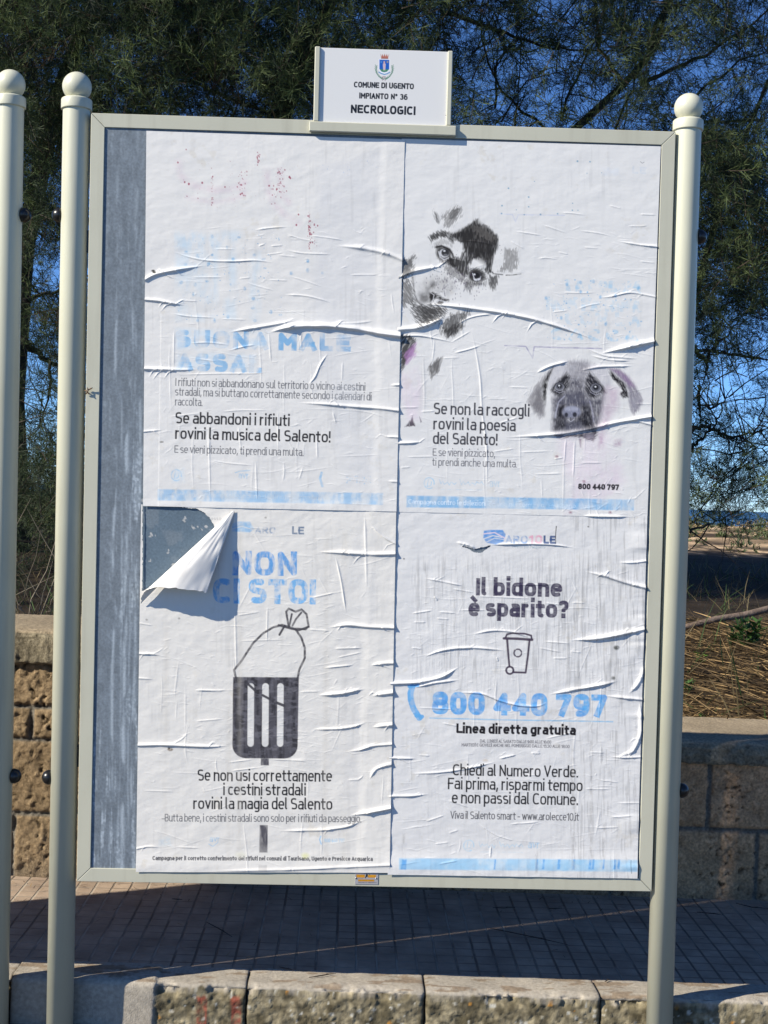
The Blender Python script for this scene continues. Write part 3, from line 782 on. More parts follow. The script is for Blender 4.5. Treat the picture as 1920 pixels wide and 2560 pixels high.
s.line(D2((540, 590), (470, 660), (440, 780), (430, 850)), 3, lin(190, 190, 205), .6, soft=3); s.line(D2((850, 650), (880, 760), (900, 900)), 3, lin(180, 178, 196), .5, soft=3)
d2([(370, 510), (430, 430), (520, 340), (580, 290), (612, 360), (600, 460), (560, 540), (480, 605), (415, 570)], lin(50, 48, 54), .88, 4, 4, 60)
d2([(788, 500), (800, 380), (850, 285), (900, 340), (960, 400), (1020, 470), (1058, 545), (990, 560), (900, 625), (825, 590)], lin(48, 46, 54), .88, 4, 4, 120)
for (cx, cy, r) in ((483, 470, 10.5), (925, 485, 12)):
    x, y = D2((cx, cy))[0]
    s.ell(x, y, r * 1.12, r * 1.02, col=lin(168, 168, 178), alpha=.85, soft=1.2); s.ell(x, y - .3, r * .98, r * .90, col=lin(96, 96, 104), alpha=.97, soft=1.2)
    s.ell(x, y - 1, r * .58, r * .58, col=lin(26, 26, 32), alpha=.95, soft=1.2); s.ell(x - 1, y - 2.5, 2.2, 1.9, col=lin(225, 225, 230), soft=.9)
    s.line([(x - r * 1.4, y + 2), (x - r * .8, y - r * .75), (x, y - r * 1.05), (x + r * .9, y - r * .6), (x + r * 1.5, y + r * .3)], 2.6, lin(34, 33, 40), .9)
    s.line([(x - r * 1.2, y + r * .9), (x, y + r * 1.5), (x + r * 1.2, y + r * 1.1)], 1.6, lin(165, 163, 175), .7)
d2([(415, 215), (300, 330), (190, 450), (110, 580), (88, 660), (150, 740), (240, 852), (290, 830), (306, 690), (272, 560), (266, 450), (322, 350), (422, 230)], lin(140, 134, 140), .55, 4, 6, 70)
d2([(200, 520), (260, 480), (290, 660), (280, 800), (200, 780), (140, 700)], lin(92, 88, 94), .4, 8)
d2([(418, 222), (335, 420), (325, 545), (302, 690), (277, 560), (271, 440), (330, 325)], lin(40, 37, 38), .93, 2.5, 3, 80)
d2([(1090, 250), (1200, 258), (1300, 330), (1380, 430), (1470, 560), (1497, 640), (1460, 740), (1400, 817), (1360, 780), (1332, 650), (1322, 520), (1282, 430), (1180, 340)], lin(138, 130, 148), .66, 3.5, 4, 110)
d2([(1100, 255), (1220, 270), (1320, 350), (1400, 470), (1340, 470), (1240, 360)], lin(170, 130, 180), .5, 6, 4, 120)
d2([(1078, 250), (1180, 350), (1270, 420), (1312, 520), (1322, 600), (1260, 612), (1218, 565), (1240, 520), (1200, 440), (1120, 380)], lin(44, 40, 46), .92, 2.5, 3, 115)
d2([(1330, 640), (1440, 560), (1480, 640), (1440, 740), (1370, 750)], lin(185, 182, 192), .5, 7)
d2([(415, 1060), (560, 1060), (720, 1050), (935, 1010), (942, 1060), (890, 1132), (800, 1112), (750, 1092), (620, 1082), (480, 1102)], lin(46, 45, 54), .88, 2.5, 5, 20)
d2([(770, 1060), (900, 1040), (900, 1100), (830, 1110)], lin(140, 138, 150), .6, 4)
d2([(560, 900), (740, 890), (780, 1000), (540, 1010)], lin(130, 130, 148), .35, 6, 6, 80)
for _ in range(70):
    x, y = q.uniform(420, 960), q.uniform(180, 1000)
    p = D2((x, y))[0]; a = q.normal(1.5, .4); L = q.uniform(3, 8)
    s.line([p, (p[0] + L * math.cos(a), p[1] + L * math.sin(a))], .9, lin(*( (215, 215, 222) if q.random() < .55 else (60, 58, 66))), .35)
PUR = lin(190, 140, 180)
d2([(965, 1050), (1020, 1080), (1010, 1220), (960, 1240)], PUR, .5, 6, 0, 90, .7); d2([(1140, 1140), (1235, 1100), (1225, 1190), (1150, 1190)], PUR, .5, 6, 0, 90, .7)
d2([(725, 1110), (745, 1110), (740, 1210)], lin(120, 60, 110), .7, 3)
d2([(1060, 470), (1200, 500), (1200, 700), (1080, 900), (1000, 1100), (960, 1000), (1020, 700)], lin(222, 195, 215), .5, 9, 0, 90, .3)
s.poly(Z6((980, 660), (1250, 640), (1350, 900), (1200, 1000), (1020, 1090), (1030, 900), (980, 740)), lin(222, 200, 216), alpha=.34, soft=14, wear=.7, wsc=24, vert=2, seed=6)
s.poly(Z6((1080, 830), (1330, 820), (1310, 1000), (1080, 1000)), lin(220, 195, 212), alpha=.3, soft=14, wear=.8, wsc=16, seed=9)
for x, y in ((1120, 905), (1268, 1080), (1045, 1080), (968, 765)):
    s.ell(*Z6((x, y))[0], 4, 3, col=lin(120, 45, 85), alpha=.8, soft=2, wear=.5, wsc=3)
# speech-bubble line, washed-out lettering and print
BL_ = lin(150, 145, 175)
s.line(Z6((677, 143), (795, 148), (833, 213), (842, 150), (1222, 160)), 3, BL_, .8, .6, 12); s.line(Z6((930, 155), (1220, 160)), 2.4, BL_, .6, .4, 12)
s.line(Z4((500, 405), (555, 408), (568, 440), (580, 409), (780, 412)), 2.6, lin(190, 195, 215), .7, .5, 10)
for xx, yy in ((508, 404), (606, 409), (676, 408), (750, 405), (625, 333), (650, 265), (538, 295), (815, 360), (838, 390), (814, 390), (877, 230), (940, 228), (836, 178), (890, 180), (572, 388), (510, 370), (625, 375)):
    s.dot(*Z4((xx, yy))[0], q.uniform(1.2, 2.4), lin(100, 150, 175), .8)
s.text("LE", *(Z4((1072, 0))[0][0], Z4((1132, 0))[0][0]), Z4((0, 232))[0][1], 18, 5, lin(205, 210, 216), cap=True, alpha=.75, wear=.3)
s.line(Z4((1108, 180), (1116, 187), (1124, 182)), 1.4, lin(120, 120, 125), .8)
s.poly(Z4((940, 205), (1015, 205), (1015, 240), (940, 240)), lin(208, 214, 222), alpha=.5, soft=3, wear=.8)
s.text("LA POESIA", *(Z4((785, 0))[0][0], Z4((1112, 0))[0][0]), Z4((0, 740))[0][1], 30, 10, lin(150, 195, 222), gap=20, cap=True, alpha=.4, wear=1.3, wsc=11, seed=22)
s.text("NON FA RIMA", *(Z4((700, 0))[0][0], Z4((1112, 0))[0][0]), Z4((0, 820))[0][1], 34, 10, lin(160, 200, 225), gap=20, cap=True, alpha=.3, wear=1.3, wsc=11, seed=25)
s.text("CON LA", *(Z4((780, 0))[0][0], Z4((1108, 0))[0][0]), Z4((0, 885))[0][1], 34, 10, lin(160, 200, 225), gap=20, cap=True, alpha=.3, wear=1.3, wsc=11, seed=28)
s.text("CACCA", *(Z4((720, 0))[0][0], Z4((1098, 0))[0][0]), Z4((0, 950))[0][1], 30, 10, lin(140, 192, 222), gap=20, cap=True, alpha=.5, wear=1.2, wsc=11, seed=29)
speckle(s, 110, Z4((700, 0))[0][0], Z4((1112, 0))[0][0], Z4((0, 690))[0][1], Z4((0, 955))[0][1], lin(105, 165, 205), 33, (.8, 2.8), (.3, .8))
for x, y in ((790, 710), (850, 702), (905, 697), (850, 742), (766, 855), (958, 882), (1000, 760), (1100, 725), (935, 765), (700, 770)):
    s.ell(*Z4((x, y))[0], 3.5, 4.5, col=lin(105, 165, 205), alpha=.7, soft=1.8, wear=.4, wsc=3)
s.text("Se non la raccogli", 1084, 1323.5, 1035.5, 22, 4.2, lin(66, 66, 72))
s.text("rovini la poesia", 1083, 1289, 1073.5, 22, 4.2, lin(66, 66, 72))
s.text("del Salento!", 1082, 1243.7, 1110, 22, 4.2, lin(66, 66, 72))
s.text("E se vieni pizzicato,", 1081.8, 1237.5, 1139.5, 14, 1.9, lin(96, 96, 104))
s.text("ti prendi anche una multa.", 1080.4, 1292.3, 1164, 14, 1.9, lin(96, 96, 104))
s.text("800 440 797", 1445, 1548, 1223, 14.5, 4.0, lin(48, 45, 50), cap=True, gap=22)
worn_logo(s, 1073, 1208, 1.05, lin(135, 190, 222), 15)
s.text("avr", 1224, 1251, 1217, 14, 2.8, lin(175, 200, 215), alpha=.75, wear=.4)
footer_band(s, [(1016.6, 1239), (1585, 1249), (1585, 1276), (1016.6, 1268)], 61, .85, .8)
s.text("Campagna contro le deiezioni", 1021, 1215, 1260, 9, 1.9, lin(225, 235, 245), alpha=.85, wear=.4)
s.text("canine nei comuni di Taurisano, Ugento", 1222, 1500, 1265, 8, 1.5, lin(225, 235, 245), alpha=.5, wear=.8)
# creases
C(s, Z4((62, 682), (120, 655), (200, 640), (262, 630)), 4.5, 6, 0, .45); C(s, Z4((62, 907), (150, 900), (220, 875), (265, 845)), 6, 8, 0, .4)
C(s, Z4((150, 793), (300, 805), (400, 818), (520, 835), (650, 862), (760, 895), (860, 930), (915, 950)), 4.2, 7)
C(s, Z4((310, 890), (350, 860), (400, 845), (480, 838)), 2, 1.8); C(s, Z4((60, 935), (150, 930), (230, 945), (320, 965)), 2.5, 2.4, 0, .4)
C(s, Z4((925, 1012), (1020, 990), (1100, 972), (1175, 955)), 6, 9, .5, 0, .6); C(s, Z4((870, 985), (950, 1020), (1100, 1032)), 3, 2.2)
C(s, Z4((760, 745), (850, 748), (920, 745)), 1.8, 1.1); C(s, Z4((915, 768), (980, 765), (1060, 742), (1180, 766)), 2.5, 2.3, .3, 0)
C(s, Z4((1000, 522), (1100, 540), (1190, 549)), 2.6, 2.8, .4, 0); C(s, Z4((1050, 458), (1100, 460), (1145, 455)), 1.8, 1.1)
for a in (((760, 400), (820, 403), (875, 412)), ((680, 452), (740, 472), (795, 490)), ((840, 478), (940, 490), (990, 505)), ((660, 600), (700, 595), (755, 602)), ((560, 480), (690, 500)), ((970, 368), (1030, 385)), ((1100, 408), (1180, 410)), ((750, 570), (800, 582)), ((860, 550), (930, 555)), ((540, 520), (610, 560)), ((340, 522), (420, 525), (480, 545)), ((260, 590), (360, 615)), ((830, 820), (880, 800), (950, 790)), ((720, 832), (800, 822)), ((1100, 610), (1175, 618)), ((40, 826), (90, 830))):
    C(s, Z4(*a), 1.7, 1.0)
C(s, Z6((385, 187), (480, 165), (550, 140)), 2.2, 1.9); C(s, Z6((488, 50), (520, 200), (540, 330), (548, 500), (575, 700), (578, 980)), 2.6, 1.3)
C(s, Z6((660, 658), (850, 650), (1000, 638), (1150, 612), (1300, 575), (1510, 540)), 4.2, 6.5, .35, 0); C(s, Z6((1390, 558), (1440, 572), (1510, 590)), 3, 3, .4, 0)
C(s, Z6((850, 300), (920, 260), (1040, 230)), 3, 3); C(s, Z6((1090, 287), (1200, 262), (1400, 258)), 3, 3.2); C(s, Z6((1150, 195), (1250, 225), (1390, 230)), 2.6, 2.2)
C(s, Z6((60, 692), (150, 690), (225, 682)), 3.5, 4, 0, .5)
for a in (((85, 490), (200, 490)), ((120, 768), (300, 765)), ((600, 740), (740, 720)), ((570, 440), (690, 445)), ((750, 742), (940, 735)), ((370, 130), (490, 60)), ((200, 515), (290, 510)), ((640, 580), (760, 545)), ((1090, 800), (1230, 800)), ((830, 865), (1010, 860)), ((690, 375), (820, 380)), ((1400, 470), (1510, 472)), ((320, 215), (430, 210)), ((90, 828), (150, 825)), ((1020, 660), (1010, 810)), ((1070, 660), (1060, 900)), ((950, 780), (1010, 770))):
    C(s, Z6(*a), 1.8, 1.0)
C(s, Z6((1110, 1098), (1240, 1103), (1370, 1102)), 4, 3.5)
small_creases(s, 70, 1290, 1620, 560, 880, 71, (.25, .7)); small_creases(s, 190, 1010, 1600, 860, 1285, 72, (.25, .75)); small_creases(s, 60, 1010, 1600, 860, 1285, 73, (.25, .6), tilt=.9)
small_creases(s, 26, 1400, 1600, 1220, 1290, 74, (.4, 1.0), tilt=1.2)

# ---- lower left sheet
s = LL
waviness(s, 41, 1.0)
DK = lin(66, 64, 70)
s.poly(La((665, 165), (700, 150), (770, 152), (795, 195), (770, 215), (665, 210)), lin(120, 178, 220), alpha=.75, soft=1.6, wear=.5, wsc=9)
s.line(La((665, 195), (720, 180), (795, 200)), 2.4, WHITE, .8)
s.text("ARO", *(La((800, 0))[0][0], La((922, 0))[0][0]), La((0, 222))[0][1], 17, 4, lin(150, 165, 185), cap=True, alpha=.8, wear=.8, wsc=6)
s.text("LE", 730, 760, 1336, 20, 4.6, lin(105, 122, 145), cap=True, alpha=.95, wear=.15)
s.line(La((830, 240), (1000, 242)), 1.4, lin(170, 180, 190), .6, .8, 4)
NB = lin(86, 152, 212)
s.text("NON", 580.6, 742, 1438, 61, 15.5, NB, gap=34, cap=True, alpha=.95, wear=.75, wsc=7, seed=13, vert=3)
s.text("CI STO!", 532, 789.5, 1507.5, 62, 15.5, lin(112, 172, 220), gap=30, cap=True, alpha=.95, wear=.75, wsc=7, seed=16, vert=2)
bag = La((686, 1074), (676, 1030), (718, 980), (750, 930), (790, 870), (850, 812), (910, 777), (960, 764), (1000, 775), (1040, 790), (1075, 840), (1095, 900), (1095, 960), (1062, 1030), (1054, 1074))
s.line(bag, 5.6, DK, .95, .25, 5)
s.line(La((1000, 775), (990, 720), (985, 685), (1000, 667), (1040, 686), (1075, 672), (1105, 700), (1117, 770), (1100, 790), (1040, 786)), 5.4, DK, .95, .25, 5)
s.line(La((1003, 772), (1018, 700)), 5.0, DK, .95, .2); s.line(La((1022, 768), (1042, 730), (1075, 690)), 5.0, DK, .95, .2)
s.line(La((975, 770), (945, 822)), 5.4, DK, .95); s.line(La((940, 765), (1010, 785), (1060, 795), (1118, 775)), 5.5, DK, .9)
# litter bin on its pole
bx0, bx1, by0, by1 = 583, 746, 1692.5, 1896.5
r_ = 33
body = [(bx0, by0), (bx1 + 1, by0 + 1)] + [(bx1 - 2 - r_ + r_ * math.sin(a), by1 - r_ + r_ * math.cos(a)) for a in np.linspace(math.pi / 2, 0, 8)] + [(bx0 - 2 + r_ - r_ * math.sin(a), by1 - 1 - r_ + r_ * math.cos(a)) for a in np.linspace(0, math.pi / 2, 8)]
s.poly(body, lin(74, 72, 80), alpha=.97, soft=1.0)
s.poly(body, lin(40, 39, 44), alpha=.75, soft=1.0, wear=1.6, wsc=10, seed=5, vert=5)
s.poly(body, lin(128, 126, 134), alpha=.35, soft=1.0, wear=2.2, wsc=16, seed=9, vert=.5)
for xa, xb in ((757, 795), (843, 882), (932, 970)):
    xa, xb = 300 + xa / 2.37, 300 + xb / 2.37
    c = (xa + xb) / 2; rr = (xb - xa) / 2
    s.poly([(c + rr * math.cos(a), 1716 - rr * math.sin(a)) for a in np.linspace(0, math.pi, 9)] + [(c - 1 - rr * math.cos(a), 1859 + rr * math.sin(a)) for a in np.linspace(0, math.pi, 9)], WHITE * .97, soft=1.0)
s.line(Lb((755, 20), (800, 62)), 6, DK, .95); s.line(Lb((845, 90), (885, 112)), 6, DK, .95); s.line(Lb((930, 135), (972, 152)), 7, DK, .95)
for pts, al in ((Lb((834, 465), (882, 465), (882, 506), (834, 506)), .95), (Lb((828, 860), (876, 860), (874, 1022), (825, 1022)), .95), (Lb((822, 1095), (872, 1095), (871, 1131), (820, 1131)), .3)):
    s.poly(pts, lin(66, 64, 74), alpha=al, soft=1.0, wear=.3, wsc=8, vert=3)
s.text("Se non usi correttamente", 494, 830, 1952, 21.5, 3.9, INK)
s.text("i cestini stradali", 558, 764.6, 1987.6, 21.5, 3.9, INK)
s.text("rovini la magia del Salento", 483, 831, 2022.5, 21.5, 3.9, INK)
s.text("Butta bene, i cestini stradali sono solo per i rifiuti da passeggio.", 412, 903, 2053.5, 14, 1.9, GREY_INK)
s.line([(405, 2047), (414, 2047)], 1.8, GREY_INK, .8)
s.text("Campagna per il corretto conferimento dei rifiuti nei comuni di Taurisano, Ugento e Presicce Acquarica", 381.4, 932, 2149.5, 7.6, 2.3, lin(80, 80, 84), gap=34, space=30)
s.text("avr", 524, 550, 2104, 11, 2.2, lin(150, 192, 222), alpha=.7, wear=.5); s.line([(522, 2110), (532, 2116), (545, 2106)], 2, lin(150, 192, 222), .6)
s.text("800 440 797", 810, 862, 2106, 10, 2.4, lin(150, 196, 226), cap=True, alpha=.6, wear=.5); s.line(Lb((1190, 925), (1183, 945), (1192, 972)), 3, lin(120, 180, 222), .7)
s.poly(Lb((235, 930), (300, 930), (300, 980), (235, 980)), lin(190, 215, 230), alpha=.35, soft=5, wear=.8)
s.ell(*Lb((1098, 1040))[0], 8, 5, col=lin(214, 214, 120), alpha=.6, soft=5); s.ell(*Lb((715, 1035))[0], 12, 6, col=lin(214, 212, 185), alpha=.5, soft=6)
s.ell(*Lb((298, 410))[0], 7, 4.5, col=lin(105, 80, 50), alpha=.9, soft=2, wear=.5, wsc=3); s.ell(*Lb((290, 404))[0], 3, 2, col=lin(50, 42, 30), alpha=.9, soft=1)
for x, y in ((158, 733), (350, 725), (863, 128)): s.ell(*La((x, y))[0], 3, 2.4, col=lin(120, 116, 110), alpha=.6, soft=1.2)
s.text("esso", *(La((540, 0))[0][0], La((600, 0))[0][0]), La((0, 142))[0][1], 6, 1.2, lin(120, 120, 125), alpha=.6, wear=.4)
for xa in (262, 640, 700, 1210, 1320):     # old vertical stains
    x = 300 + xa / 2.37
    s.poly([(x, 1330), (x + 12, 1330), (x + 9, 2150), (x - 4, 2150)], lin(196, 190, 180), alpha=.3, soft=5, wear=.8, wsc=30, seed=xa, vert=5)
edge = La((1440, 110), (1450, 330), (1530, 400), (1520, 700), (1440, 800), (1430, 1000), (1440, 1180)) + Lb((1450, 150), (1470, 400), (1440, 520), (1440, 700))
s.poly(edge + [(860, 2000), (840, 1500)], lin(198, 198, 200), alpha=.26, soft=9, wear=.6, wsc=40, seed=19)
C(s, La((1160, 332), (1300, 335), (1500, 347), (1645, 343)), 5, 5.5, .35, 0); C(s, La((1230, 782), (1350, 760), (1450, 775), (1645, 782)), 5, 6, .3, 0, .6)
C(s, La((1200, 1020), (1300, 1010), (1390, 1000)), 2.5, 2); C(s, La((1480, 1005), (1560, 990), (1645, 990)), 5.5, 6, .4, 0, .6); C(s, La((1170, 1178), (1300, 1170), (1450, 1140)), 3, 3)
C(s, La((1480, 165), (1540, 230), (1600, 268), (1650, 290)), 3, 3, .4, 0); C(s, La((1275, 350), (1310, 500), (1340, 700)), 2.5, 1.9); C(s, La((1450, 100), (1455, 300), (1462, 560)), 3, 1.3)
C(s, La((108, 935), (180, 935), (255, 946)), 3, 2.8, 0, .5); C(s, La((440, 1150), (580, 1155)), 2, 1.5); C(s, La((108, 1080), (205, 1086)), 2.4, 1.8, 0, .5); C(s, La((1110, 790), (1250, 800)), 2, 1.4)
C(s, La((1260, 905), (1440, 900)), 2.5, 1.8); C(s, La((1280, 960), (1440, 925)), 2, 1.2); C(s, La((680, 710), (840, 685)), 1.9, 1.1); C(s, La((690, 860), (1000, 850)), 1.6, .8); C(s, La((1130, 605), (1280, 572)), 2, 1.2)
C(s, La((680, 640), (690, 1060)), 2.4, .9); C(s, La((875, 640), (870, 880)), 2, .9); C(s, La((120, 755), (200, 768)), 2, 1.3, 0, .4)
C(s, Lb((98, 387), (250, 382), (400, 390), (560, 396), (650, 388)), 4.2, 5.5, 0, .3); C(s, Lb((300, 385), (360, 355), (400, 320)), 2, 1.3)
C(s, Lb((1170, 92), (1300, 86), (1460, 52)), 4, 4); C(s, Lb((1490, 95), (1560, 82), (1640, 72)), 6, 6, .4, 0, .6); C(s, Lb((1140, 293), (1300, 290), (1400, 275), (1465, 248)), 3.5, 3.5)
C(s, Lb((1490, 280), (1560, 270), (1640, 262)), 5, 5, .4, 0); C(s, Lb((1340, 425), (1430, 416), (1475, 390), (1640, 378)), 3.5, 3.6, .3, 0); C(s, Lb((1360, 805), (1480, 782), (1640, 752)), 5, 7, .35, 0, .6)
C(s, Lb((930, 895), (1200, 890), (1350, 870), (1475, 818)), 3.5, 3); C(s, Lb((440, 60), (640, 62)), 2.2, 1.8); C(s, Lb((630, 490), (800, 470)), 1.8, 1.0); C(s, Lb((650, 540), (830, 518)), 1.8, 1.2); C(s, Lb((880, 470), (1130, 480)), 2, 1.3)
C(s, Lb((500, 1130), (1000, 1122), (1300, 1108), (1640, 1092)), 4, 3, .3, 0); C(s, Lb((100, 1000), (170, 985), (245, 992)), 2.6, 2.2, 0, .4); C(s, Lb((340, 990), (480, 995)), 2, 1.2); C(s, Lb((1060, 70), (1190, 68)), 1.8, 1.2)
C(s, Lb((1340, 595), (1420, 590), (1445, 560)), 2.4, 1.6); C(s, Lb((1480, 590), (1510, 520), (1605, 500)), 4, 4, .3, 0); C(s, Lb((130, 655), (330, 662)), 1.8, 1.0); C(s, Lb((440, 245), (620, 230)), 1.9, 1.2)
C(s, Lb((1580, 690), (1640, 690)), 3, 3, .5, 0)
small_creases(s, 210, 370, 900, 1560, 1910, 81, (.25, .75)); small_creases(s, 90, 560, 770, 1690, 1900, 82, (.3, .8)); small_creases(s, 130, 350, 960, 1540, 2170, 83, (.25, .6)); small_creases(s, 70, 560, 950, 1300, 1560, 84, (.25, .6)); small_creases(s, 50, 580, 900, 1290, 2100, 85, (.25, .6), tilt=1.4)
x0 = 918 + (s.PY - 1300) * -.02 + 9 * (fbm(s.PY / 60, s.PX * 0, 14) - .5) + 3 * np.sin(s.PY / 17)
s.H += .0013 * sstep(-13, 13, s.PX - x0)
s.H += .0035 * sstep(2120, 2172, s.PY)
x2 = s.PX - (974 + (2181 - s.PY) * .018)
s.H += .0015 * sstep(-14, 0, x2) * (fbm(s.PY / 22, s.PY * 0, 8) - .35)
# the corner that has come away
hole = La((134, 40), (460, 78), (480, 88), (530, 130), (553, 168), (566, 205), (430, 352), (280, 470), (140, 560), (133, 560), (136, 300))
rag = 4.5 * (fbm(s.PX / 6, s.PY / 6, 77) - .5)
s.keep &= s.sdf((slice(None), slice(None)), hole) + rag > 0

# ---- lower right sheet
s = LR
waviness(s, 51, 1.0)
n = vn(s.PX / 5, s.PY / 70, 61) * .5 + vn(s.PX / 2.2, s.PY / 30, 62) * .5
zone = sstep(1370, 1420, s.PY) * sstep(1010, 1050, s.PX) * (1 - .75 * sstep(1640, 1800, s.PY)) * (.35 + .9 * fbm(s.PX / 70, s.PY / 120, 63))
s.C *= (1 - (.24 * zone * sstep(.52, .78, n)))[..., None]
n2 = vn(s.PX / 3.2, s.PY / 45, 65)
z2 = sstep(1400, 1450, s.PX) * (.3 + .9 * fbm(s.PX / 50, s.PY / 90, 66))
s.C *= (1 - (.26 * z2 * sstep(.6, .85, n2)))[..., None]
s.H += .0004 * zone * (n - .5)
s.poly(Ra((560, 195), (590, 190), (665, 190), (682, 215), (670, 255), (625, 272), (575, 262), (556, 235)), lin(78, 140, 205), alpha=.95, soft=1.4, wear=.25, wsc=8)
s.line(Ra((560, 212), (620, 205), (680, 238)), 3, lin(225, 205, 215), .9); s.line(Ra((560, 240), (610, 222), (660, 232)), 2.4, WHITE, .9); s.line(Ra((575, 258), (620, 236), (672, 244)), 2.2, WHITE, .8)
s.text("ARO", 1263, 1319, 1358, 20, 4.6, lin(140, 165, 200), cap=True, alpha=.9, wear=.7, wsc=7)
s.text("10", 1322, 1356, 1358.5, 21, 5, lin(225, 160, 180), cap=True, alpha=.85, wear=.5, wsc=6)
s.text("LE", 1358.5, 1389, 1359.5, 21, 5.2, lin(60, 84, 128), cap=True, alpha=.97, wear=.1)
s.text("insieme per l'ambiente", 1280, 1364, 1370, 5, 1.1, lin(150, 170, 180), alpha=.7, wear=.5)
TX = lin(58, 52, 76)
s.text("Il bidone", 1189.7, 1405, 1488.5, 34, 10.2, TX, gap=30, alpha=.97, wear=.18, wsc=8, vert=.6)
s.text("\u00e8 sparito?", 1171, 1421.7, 1540.6, 34, 10.2, TX, gap=30, alpha=.97, wear=.18, wsc=8, vert=.6)
BN = lin(66, 54, 72)
s.line(Ra((680, 795), (690, 775), (720, 768), (790, 772), (825, 782), (828, 800)), 4.6, BN, .95)
s.line(Ra((672, 798), (750, 800), (830, 806)), 6.5, BN, .95); s.line(Ra((690, 805), (697, 890), (703, 955)), 5, BN, .95); s.line(Ra((816, 806), (806, 900), (794, 990), (725, 988)), 5, BN, .95)
s.line([(Ra((705, 977))[0][0] + 9 * math.cos(a / 4), Ra((705, 977))[0][1] + 9 * math.sin(a / 4)) for a in range(26)], 5, BN, .95)
for k in range(3):
    s.line([(Ra((750, 880))[0][0] + 9.5 * math.cos(a), Ra((750, 880))[0][1] + 9.5 * math.sin(a)) for a in np.linspace(k * 2.09 + .2, k * 2.09 + 1.85, 8)], 4, BN, .9)
PH = lin(98, 168, 222)
s.line(Rb((158, 38), (148, 75), (150, 110), (165, 160), (198, 212)), 15, PH, .95, .3, 10); s.line(Rb((140, 36), (190, 30)), 8, PH, .9); s.line(Rb((180, 200), (215, 205), (205, 215)), 9, PH, .9)
s.text("800 440 797", 1079.5, 1517.6, 1785.5, 57, 15.5, PH, gap=24, cap=True, alpha=.95, wear=.45, wsc=11, seed=18)
s.text("800 440 797", 1079.5, 1517.6, 1785.5, 57, 15.5, lin(78, 145, 214), gap=24, cap=True, alpha=.5, wear=1.5, wsc=18, seed=21)
s.line(Rb((258, 213), (700, 224), (1282, 234)), 3.2, lin(135, 185, 218), .85, .4, 14)
s.text("Linea diretta gratuita", 1140.6, 1439.5, 1833, 19, 5.8, lin(30, 28, 32), gap=36)
s.text("DAL LUNED\u00cc AL SABATO DALLE 9:00 ALLE 16:00", 1200, 1378, 1856.3, 8, 1.25, lin(100, 98, 104), cap=True)
s.text("MARTED\u00cc E GIOVED\u00cc ANCHE NEL POMERIGGIO DALLE 15:30 ALLE 18:00", 1154, 1424, 1865.8, 8, 1.25, lin(100, 98, 104), cap=True)
s.text("Chiedi al Numero Verde.", 1131.7, 1445, 1938.6, 21.5, 3.8, INK)
s.text("Fai prima, risparmi tempo", 1119.7, 1456.5, 1972.5, 21.5, 3.8, INK)
s.text("e non passi dal Comune.", 1129.5, 1445, 2007.8, 21.5, 3.8, INK)
s.text("Viva il Salento smart - www.arolecce10.it", 1126, 1447.5, 2046.6, 14, 2.1, lin(72, 72, 78))
worn_logo(s, 1172, 2114, 1.05, lin(165, 205, 228), 25)
s.text("avr", 1320, 1349, 2120, 14, 2.8, lin(170, 200, 222), alpha=.8, wear=.3)
bandp = [(998, 2145), (1593, 2149), (1592, 2178), (998, 2172)]
s.poly(bandp, lin(150, 200, 228), alpha=.5, soft=2, wear=.3, wsc=40, seed=4)
s.poly(bandp, lin(110, 180, 222), alpha=.5, soft=2, wear=.9, wsc=30, seed=5)
for x in (100, 620, 855, 890, 975, 1060, 1150, 1168, 1228, 1290, 1310):
    p = Rb((x, 0))[0][0]; wd = q.uniform(3, 6) if x > 100 else 12
    s.poly([(p, 2148), (p + wd, 2148), (p + wd - 2, 2172), (p - 3, 2172)], lin(84, 152, 212), alpha=.85, soft=1.6, wear=.4, wsc=8)
for x, ya, yb in ((110, 860, 1000), (855, 920, 1080), (1060, 390, 1060), (1160, 340, 1000), (1155, 100, 300), (1235, 800, 1000), (1310, 780, 900), (890, 20, 240)):
    p0, p1 = Rb((x, ya))[0], Rb((x, yb))[0]
    s.poly([(p0[0] - 3, p0[1]), (p0[0] + 3, p0[1]), (p1[0] + 4, p1[1]), (p1[0] - 4, p1[1])], lin(150, 146, 142), alpha=.4, soft=2.5, wear=1.1, wsc=5, seed=x, vert=3)
for x, y, r in ((1303, 850, 7), (1284, 1020, 5)):
    p = Ra((x, y))[0]; s.ell(p[0], p[1], r, r * .8, col=lin(60, 62, 55), alpha=.9, soft=2, wear=.3, wsc=4)
s.line(Ra((966, 170), (962, 210), (962, 265)), 2.2, lin(35, 32, 34), .9, .5, 6)
for x, y in ((112, 352), (1145, 172)): s.ell(*Ra((x, y))[0], 2.4, 2, col=lin(90, 88, 88), alpha=.8, soft=1)
s.line([(x, y) for x, y in ((1577, 2150), (1576, 2165), (1578, 2182))], 2, lin(100, 120, 130), .7)
s.ell(*Rb((568, 450))[0], 6, 3, col=lin(200, 185, 165), alpha=.7, soft=3)
C(s, Ra((1030, 810), (1200, 800), (1350, 770), (1480, 740)), 6, 8, .4, 0, .6); C(s, Ra((1120, 422), (1250, 450), (1350, 485), (1480, 516)), 5, 6.5, .4, 0)
C(s, Ra((215, 908), (300, 870), (400, 852), (520, 850), (690, 867)), 3.3, 3.8); C(s, Ra((220, 460), (330, 480), (450, 505)), 2.5, 2.3); C(s, Ra((490, 778), (600, 752), (720, 758), (835, 802)), 3, 3)
C(s, Ra((28, 1052), (200, 1045), (330, 1015), (432, 952)), 4.2, 5.5, 0, .3); C(s, Ra((160, 1077), (280, 1047), (435, 1030)), 3, 3); C(s, Ra((980, 1092), (1150, 1070), (1320, 1035)), 3.5, 3.5)
C(s, Ra((1310, 372), (1400, 376), (1480, 362)), 3, 3.4, .4, 0)
